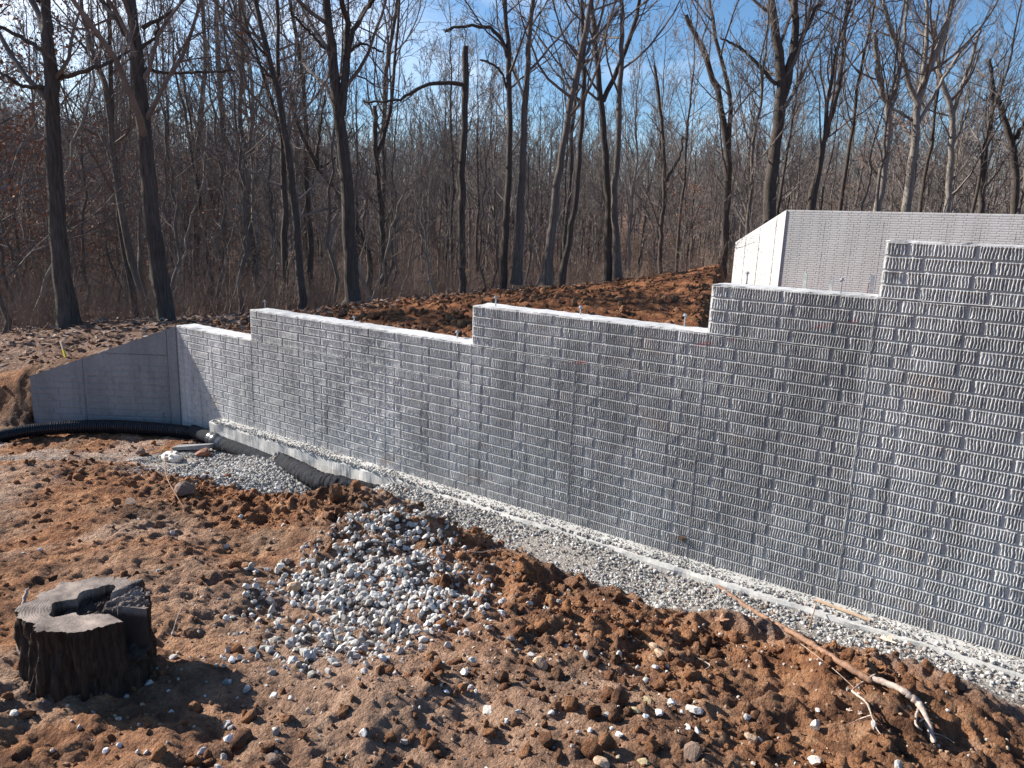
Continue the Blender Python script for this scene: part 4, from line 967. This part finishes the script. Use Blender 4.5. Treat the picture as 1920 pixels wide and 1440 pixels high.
hero('narrow dark tree right of the big forked trunk', [([(722, 540), (716, 430), (706, 300), (703, 200)], (12, 8)), ([(706, 300), (730, 210), (740, 120), (750, -10)], (8, 4))], dist=18, seed=10, n1=12)
hero('broken-topped dark trunk with one long low limb to the left', [([(867, 531), (865, 400), (870, 250), (874, 88)], (15, 11)), ([(874, 158), (800, 160), (745, 188), (680, 190)], (8, 3))], dist=15.5, seed=11, n1=8, t0=.2, lim=.22)
hero('dark tall tree standing left of a matching slender pair', [([(944, 526), (950, 400), (956, 250), (953, 110), (948, -10)], (15, 9)), ([(954, 110), (925, 55), (860, 50), (835, 60)], (8, 3)), ([(955, 180), (935, 130), (900, 110)], (5, 3))], dist=16.5, seed=12, n1=12)
hero('grey slender tree right beside the dark tall one in the middle', [([(968, 524), (976, 400), (983, 260), (988, 130), (999, -10)], (16, 9))], mat=M_BARKB, seed=13, n1=12)
hero('leaning grey tree slanting up to the right behind the wall step', [([(1025, 524), (1035, 420), (1058, 260), (1085, 120), (1110, -10)], (17, 9)), ([(1078, 140), (1110, 80), (1160, 20)], (6, 3))], mat=M_BARKB, seed=14, n1=12)
hero('slim dark tree crossing close behind the slanting grey one', [([(1052, 523), (1075, 400), (1090, 250), (1095, 120), (1092, -10)], (11, 7))], seed=15, n1=13)
hero('first of two close tall trees right of the slanting tree', [([(1140, 516), (1140, 380), (1132, 240), (1120, 120), (1108, -10)], (15, 9)), ([(1130, 190), (1170, 100), (1195, 20), (1200, -10)], (9, 6))], seed=16, n1=12)
hero('second close tall tree with a pale sunlit edge', [([(1158, 514), (1152, 380), (1160, 230), (1165, 100), (1166, -10)], (13, 8))], mat=M_BARKB, seed=17, n1=12)
hero('short low-forked tree in the middle right gap', [([(1237, 506), (1241, 420), (1246, 340), (1240, 220), (1228, 120)], (10, 5)), ([(1246, 345), (1275, 290), (1280, 255)], (6, 3))], dist=25, seed=18, n1=12, t0=.3)
hero('dark tree with sweeping left limb beside the far wall end', [([(1356, 500), (1362, 390), (1366, 300), (1352, 200), (1325, 110), (1285, 30)], (16, 8)), ([(1366, 280), (1368, 180), (1340, 60), (1330, -10)], (9, 5))], dist=33, seed=19, n1=13, t0=.3, leaf=200)
hero('big forked dark tree rising behind the slanted end of the far wall', [([(1440, 520), (1447, 330), (1463, 200), (1462, 110), (1445, -10)], (27, 16)), ([(1466, 190), (1485, 110), (1492, 40), (1488, -10)], (17, 10)), ([(1485, 105), (1515, 50), (1535, 0)], (9, 5)), ([(1455, 160), (1400, 100), (1350, 70)], (7, 3))], dist=31, seed=20, n1=12, t0=.4)
for i, (pl, w, lbl, mt) in enumerate([
 ([(1512, 430), (1530, 330), (1552, 240), (1575, 150), (1590, -10)], (13, 8), 'leaning tree right of the big forked one above the far wall', M_BARK),
 ([(1640, 430), (1660, 300), (1665, 210), (1648, 150), (1640, 60)], (15, 7), 'pale grey tree above the left part of the far wall', M_BARKP),
 ([(1695, 430), (1712, 300), (1725, 180), (1765, 80), (1790, -10)], (19, 10), 'broad-crowned pale tree with fanned stems above the far wall', M_BARKP),
 ([(1772, 430), (1782, 320), (1785, 215), (1760, 130), (1750, 40)], (13, 7), 'pale Y-shaped tree above the far wall', M_BARKP),
 ([(1835, 430), (1845, 300), (1862, 200), (1855, 110)], (12, 6), 'dark crooked tree second from the right edge', M_BARK),
 ([(1898, 430), (1902, 300), (1893, 258), (1870, 180)], (17, 8), 'dark tree with a knotty fork at the right edge', M_BARK)]):
    st_ = [(pl, w)]
    if i == 1: st_ += [([(1664, 230), (1690, 120), (1700, 10)], (8, 4))]
    if i == 2: st_ += [([(1722, 200), (1690, 110), (1660, 20), (1655, -10)], (9, 5)), ([(1724, 190), (1735, 90), (1738, -10)], (9, 5)), ([(1716, 240), (1780, 130), (1830, 60)], (7, 3))]
    if i == 3: st_ += [([(1785, 215), (1815, 130), (1840, 50)], (8, 4))]
    if i == 5: st_ += [([(1900, 262), (1925, 220), (1935, 150)], (9, 5))]
    hero(lbl, st_, dist=31+i*.7, mat=mt, seed=30+i, n1=14, t0=.3, lim=.34)

# prototypes shared by the rest of the wood
def generic(seed, h, r0, t0=.28, n1=28, lim=.31, dense=1.18, levels=4, rmin=.006, lean=.03, fork=True, leaf=0, up=.4, ang=50):
    r = np.random.RandomState(seed); K = 22; z = np.linspace(0, h, K); P = np.stack([np.cumsum(r.normal(0, .05, K))+z*r.normal(0, lean), np.cumsum(r.normal(0, .05, K))+z*r.normal(0, lean), z], 1); P -= P[0]
    R_ = r0*(1-np.linspace(0, 1, K)**1.1*.88); R_[0] *= 1.45; R_[1] *= 1.1
    Ps, Rs = [P], [R_]
    if fork:
        k0 = r.randint(8, 13); d = r.normal(size=2); d /= np.linalg.norm(d); n = 14; u = np.linspace(0, 1, n)[:, None]
        F = P[k0]+np.c_[u*d[0]*h*.12, u*d[1]*h*.12, u*h*.48]+np.cumsum(r.normal(0, .05, (n, 3)), 0)*(u > 0); Ps.append(F); Rs.append(R_[k0]*.75*(1-u[:, 0]*.85))
    tips = []; a = Acc()
    for j, (p_, q_) in enumerate(zip(Ps, Rs)):
        c_ = crown(p_[None], q_[None], r, n1 if j == 0 else n1//2, t0 if j == 0 else .15, lim if j == 0 else .38, dense, rmin, levels, ang, up, tips)
        a.add(np.concatenate(c_.v), np.concatenate(c_.q))
    return trunk_mesh(Ps, Rs, 8), a.mesh('crown'), (leaves_mesh(np.concatenate(tips), leaf, .05, r) if leaf else None)
SHORT = dict(zip([h[1] for h in HEROES], ['big far-left tree', 'leaning trunk behind the wing wall', 'slim crooked tree', 'thin dark left tree', 'straight dark left tree', 'upright-forked left tree', 'bow-curved tree', 'big forked trunk', 'crooked leaning tree', 'narrow dark tree', 'broken-topped trunk', 'dark middle tree', 'grey middle tree', 'slanting grey tree', 'slim crossing tree', 'first close tree', 'pale-edged tree', 'low-forked tree', 'sweeping-limbed tree', 'big right forked tree', 'leaning right tree', 'pale grey right tree', 'broad pale tree', 'pale Y-shaped tree', 'crooked right tree', 'knotty right-edge tree']))
KINDS = [('tall slender bare tree', generic(1, 16, .115, .30), M_BARK),
         ('forked bare tree', generic(2, 14, .10, .26), M_BARKB),
         ('straight narrow-crowned tree', generic(3, 16, .105, .36, fork=False), M_BARK),
         ('greyish tree with ascending limbs', generic(4, 13, .095, .24, up=.7, ang=38), M_BARKP),
         ('crooked wide-limbed tree', generic(5, 12, .10, .22, up=.15, ang=62, lean=.06), M_BARK)]
SAPS = [('thin upright sapling', generic(6, 7.5, .04, .15, 16, .28, 1, 3, .0045, .05, False), M_BARKB),
        ('spindly leaning sapling', generic(7, 6, .032, .1, 16, .32, 1, 3, .0045, .12, False), M_BARKP),
        ('russet-leaved understorey sapling', generic(8, 6.5, .045, .12, 20, .38, 1.2, 3, .0045, .05, False, leaf=700, up=.1, ang=65), M_BARKB)]
def place(kind, x, y, s, rz, group, mtw):
    lbl, (tm, cm, lm), mb = kind
    sap = 'sapling' in lbl; z0 = float(H(x, y)); px, _, dp = proj((x, y, z0+3))
    hx, hl = min(HEROES, key=lambda h: abs(h[0]-px))
    if not -150 < px < 2070: where = 'outside the %s edge of the view' % ('left' if px < 0 else 'right')
    elif abs(hx-px) < 9: where = 'almost hidden behind the %s' % SHORT[hl]
    else: where = 'seen %s %s of the %s' % ('just' if abs(hx-px) < 28 else 'farther', 'left' if px < hx else 'right', SHORT[hl])
    lbl = '%s%s, %s' % (lbl, '' if sap else (' close by' if dp < 26 else ' midway back' if dp < 42 else ' far back'), where)
    if len(lbl.replace('-', ' ').split()) > 16: lbl = lbl.replace(' bare', '').replace(' close by', '').replace(' midway back', '').replace(' far back', '')
    e = empty('bare_tree' if 'sapling' not in lbl else 'sapling', lbl, 'tree' if 'sapling' not in lbl else 'sapling', (x, y, float(H(x, y))-.05), group)
    e.rotation_euler = (0, 0, rz); e.scale = (s, s, s)
    obj('trunk', tm, mb, e); obj('crown', cm, mtw, e)
    if lm: obj('leaves', lm, M_RUST, e)
RT = np.random.RandomState(77)
taken = []
def spot(az0, az1, r0, r1, mind):
    for _ in range(200):
        a = math.radians(RT.uniform(az0, az1)); r_ = math.sqrt(RT.uniform(r0*r0, r1*r1)); x, y = CAM[0]+r_*math.cos(a), CAM[1]+r_*math.sin(a)
        rc = float(np.interp(math.degrees(a), [60, 100, 107, 115, 128, 141, 150, 156, 175], [37, 34, 29, 24, 17, 14.5, 14, 14, 13]))
        if r_ < rc or (zone_line(np.array(x), np.array(y)) > -.5 and y < 26): continue
        if -4.5-x < 24 and 22.9-.25*(8-x)-3 < y < 23.2-.25*(-4.5-x)+3 and y < 24: continue       # no tree stands where it would shade the far wall
        if any((x-u)**2+(y-v)**2 < mind*mind for u, v in taken): continue
        taken.append((x, y)); return x, y, r_
    return None
for i in range(115):
    sp = spot(84, 168, 14, 62, 1.3)
    if sp: place(KINDS[int(RT.randint(0, 5))], sp[0], sp[1], RT.uniform(.7, 1.1), RT.uniform(0, 6.28), 'trees of the winter wood', M_TWIG if sp[2] < 30 else M_TWIGF)
for i in range(95):
    sp = spot(86, 168, 13, 36, .6)
    if sp:
        a = math.degrees(math.atan2(sp[1]-CAM[1], sp[0]-CAM[0])); k = 2 if RT.rand() < (.5 if a > 156 else .10) else int(RT.randint(0, 2))
        place(SAPS[k], sp[0], sp[1], RT.uniform(.7, 1.2), RT.uniform(0, 6.28), 'saplings of the winter wood', M_TWIG)

# the far wood and the brush: one mass each, points carrying tree instances
protos = bpy.data.collections.new('far_wood_shapes')
def proto(name, parts):
    a = Acc()
    for me_ in parts:
        n = len(me_.vertices); v_ = np.zeros(n*3, np.float32); me_.vertices.foreach_get('co', v_); f_ = np.zeros(len(me_.polygons)*4, np.int32)
        lp = np.zeros(len(me_.loops), np.int32); me_.loops.foreach_get('vertex_index', lp); a.add(v_.reshape(-1, 3), lp.reshape(-1, 4))
    return a.mesh(name)
def instancer(name, pts, scl, rot, meshes, mat, label):
    col = bpy.data.collections.new(name+'_shapes')
    for k, me_ in enumerate(meshes):
        if not me_.materials: me_.materials.append(mat)
        col.objects.link(bpy.data.objects.new('%s_shape' % name, me_))
    me = mesh(name, pts); n = len(pts)
    a_ = me.attributes.new('scl', 'FLOAT', 'POINT'); a_.data.foreach_set('value', scl.astype(np.float32))
    a_ = me.attributes.new('rot', 'FLOAT_VECTOR', 'POINT'); a_.data.foreach_set('vector', rot.astype(np.float32).ravel())
    o = obj(name, me, None, kind='stuff', label=label)
    g = bpy.data.node_groups.new(name, 'GeometryNodeTree'); g.interface.new_socket('Geometry', in_out='INPUT', socket_type='NodeSocketGeometry'); g.interface.new_socket('Geometry', in_out='OUTPUT', socket_type='NodeSocketGeometry')
    gi, go = g.nodes.new('NodeGroupInput'), g.nodes.new('NodeGroupOutput'); ip = g.nodes.new('GeometryNodeInstanceOnPoints'); ci = g.nodes.new('GeometryNodeCollectionInfo')
    ci.inputs['Collection'].default_value = col; ci.inputs['Separate Children'].default_value = True; ci.inputs['Reset Children'].default_value = True
    na = g.nodes.new('GeometryNodeInputNamedAttribute'); na.data_type = 'FLOAT'; na.inputs['Name'].default_value = 'scl'
    nr_ = g.nodes.new('GeometryNodeInputNamedAttribute'); nr_.data_type = 'FLOAT_VECTOR'; nr_.inputs['Name'].default_value = 'rot'
    ip.inputs['Pick Instance'].default_value = True
    g.links.new(gi.outputs[0], ip.inputs['Points']); g.links.new(ci.outputs[0], ip.inputs['Instance']); g.links.new(na.outputs['Attribute'], ip.inputs['Scale']); g.links.new(nr_.outputs['Attribute'], ip.inputs['Rotation'])
    g.links.new(ip.outputs[0], go.inputs[0]); md = o.modifiers.new('instances', 'NODES'); md.node_group = g
    return o
far_protos = []
for s_ in (21, 22, 23, 24):
    tm, cm, _ = generic(s_, 15, .12, .22, 16, .30, 1, 3, .012, fork=s_ % 2 == 0); far_protos.append(proto('far_tree', [tm, cm]))
n = 2400; az = np.radians(RT.uniform(82, 170, n)); r_ = np.sqrt(RT.uniform(48**2, 190**2, n)); x = CAM[0]+r_*np.cos(az); y = CAM[1]+r_*np.sin(az)
rot = np.zeros((n, 3)); rot[:, 2] = RT.uniform(0, 6.28, n)
instancer('far_wood', np.stack([x, y, H(x, y)-.1], 1), RT.uniform(.55, .95, n), rot, far_protos, M_TWIGF, 'distant bare wood filling the hillside')
brush = []
for s_ in (31, 32, 33):
    r = np.random.RandomState(s_); K = 7; m_ = 9; P = np.zeros((m_, K, 3)); d = r.normal(size=(m_, 3))*.35; d[:, 2] = 1; d /= np.linalg.norm(d, axis=1, keepdims=True); L_ = r.uniform(.8, 2.0, m_)
    for k in range(1, K): P[:, k] = P[:, k-1]+d*(L_/6)[:, None]; d += r.normal(size=(m_, 3))*.1
    P[:, :, :2] += r.normal(size=(m_, 1, 2))*.25; R_ = np.linspace(.009, .003, K)[None].repeat(m_, 0); a = Acc(); v_, q_ = tubes(P, R_, 3); a.add(v_, q_)
    Q, S_ = grow(P, R_, 7, .15, 1, .4, 45, 5, r, .3, .6, .0035); v_, q_ = tubes(Q, S_, 3); a.add(v_, q_)
    Q, S_ = grow(Q, S_, 5, .2, 1, .5, 45, 3, r, .2, .6, .003); v_, q_ = tubes(Q, S_, 3); a.add(v_, q_); brush.append(a.mesh('brush'))
n = 900; azd_ = RT.uniform(84, 170, n); az = np.radians(azd_); rc = np.interp(azd_, [60, 100, 107, 115, 128, 141, 150, 156, 175], [36, 33, 30, 23.5, 17, 14.2, 13, 12.5, 12]); r_ = rc+RT.rand(n)**1.5*34; x = CAM[0]+r_*np.cos(az); y = CAM[1]+r_*np.sin(az)
sb = RT.uniform(.25, .7, n)
n2 = 3800; a2 = np.radians(RT.uniform(84, 170, n2)); r2 = np.sqrt(RT.uniform(24**2, 100**2, n2)); rc2 = np.interp(np.degrees(a2), [60, 100, 107, 115, 128, 141, 150, 156, 175], [44, 38, 36, 32, 26, 24, 22, 22, 22])
k2 = r2 > rc2; x = np.r_[x, CAM[0]+(r2*np.cos(a2))[k2]]; y = np.r_[y, CAM[1]+(r2*np.sin(a2))[k2]]; sb = np.r_[sb, RT.uniform(.7, 1.6, k2.sum())]
k = (zone_line(x, y) < -.5) | (y > 26); x, y, sb = x[k], y[k], sb[k]; n = len(x); rot = np.zeros((n, 3)); rot[:, 2] = RT.uniform(0, 6.28, n)
M_BRUSH = bark_material('brush_stems', (.15, .105, .08), (.33, .245, .19), sc=(1, 1, 1), s=1.0, bs=0)
instancer('undergrowth', np.stack([x, y, H(x, y)-.03], 1), sb, rot, brush, M_BRUSH, 'tangled leafless brush on the floor of the wood')
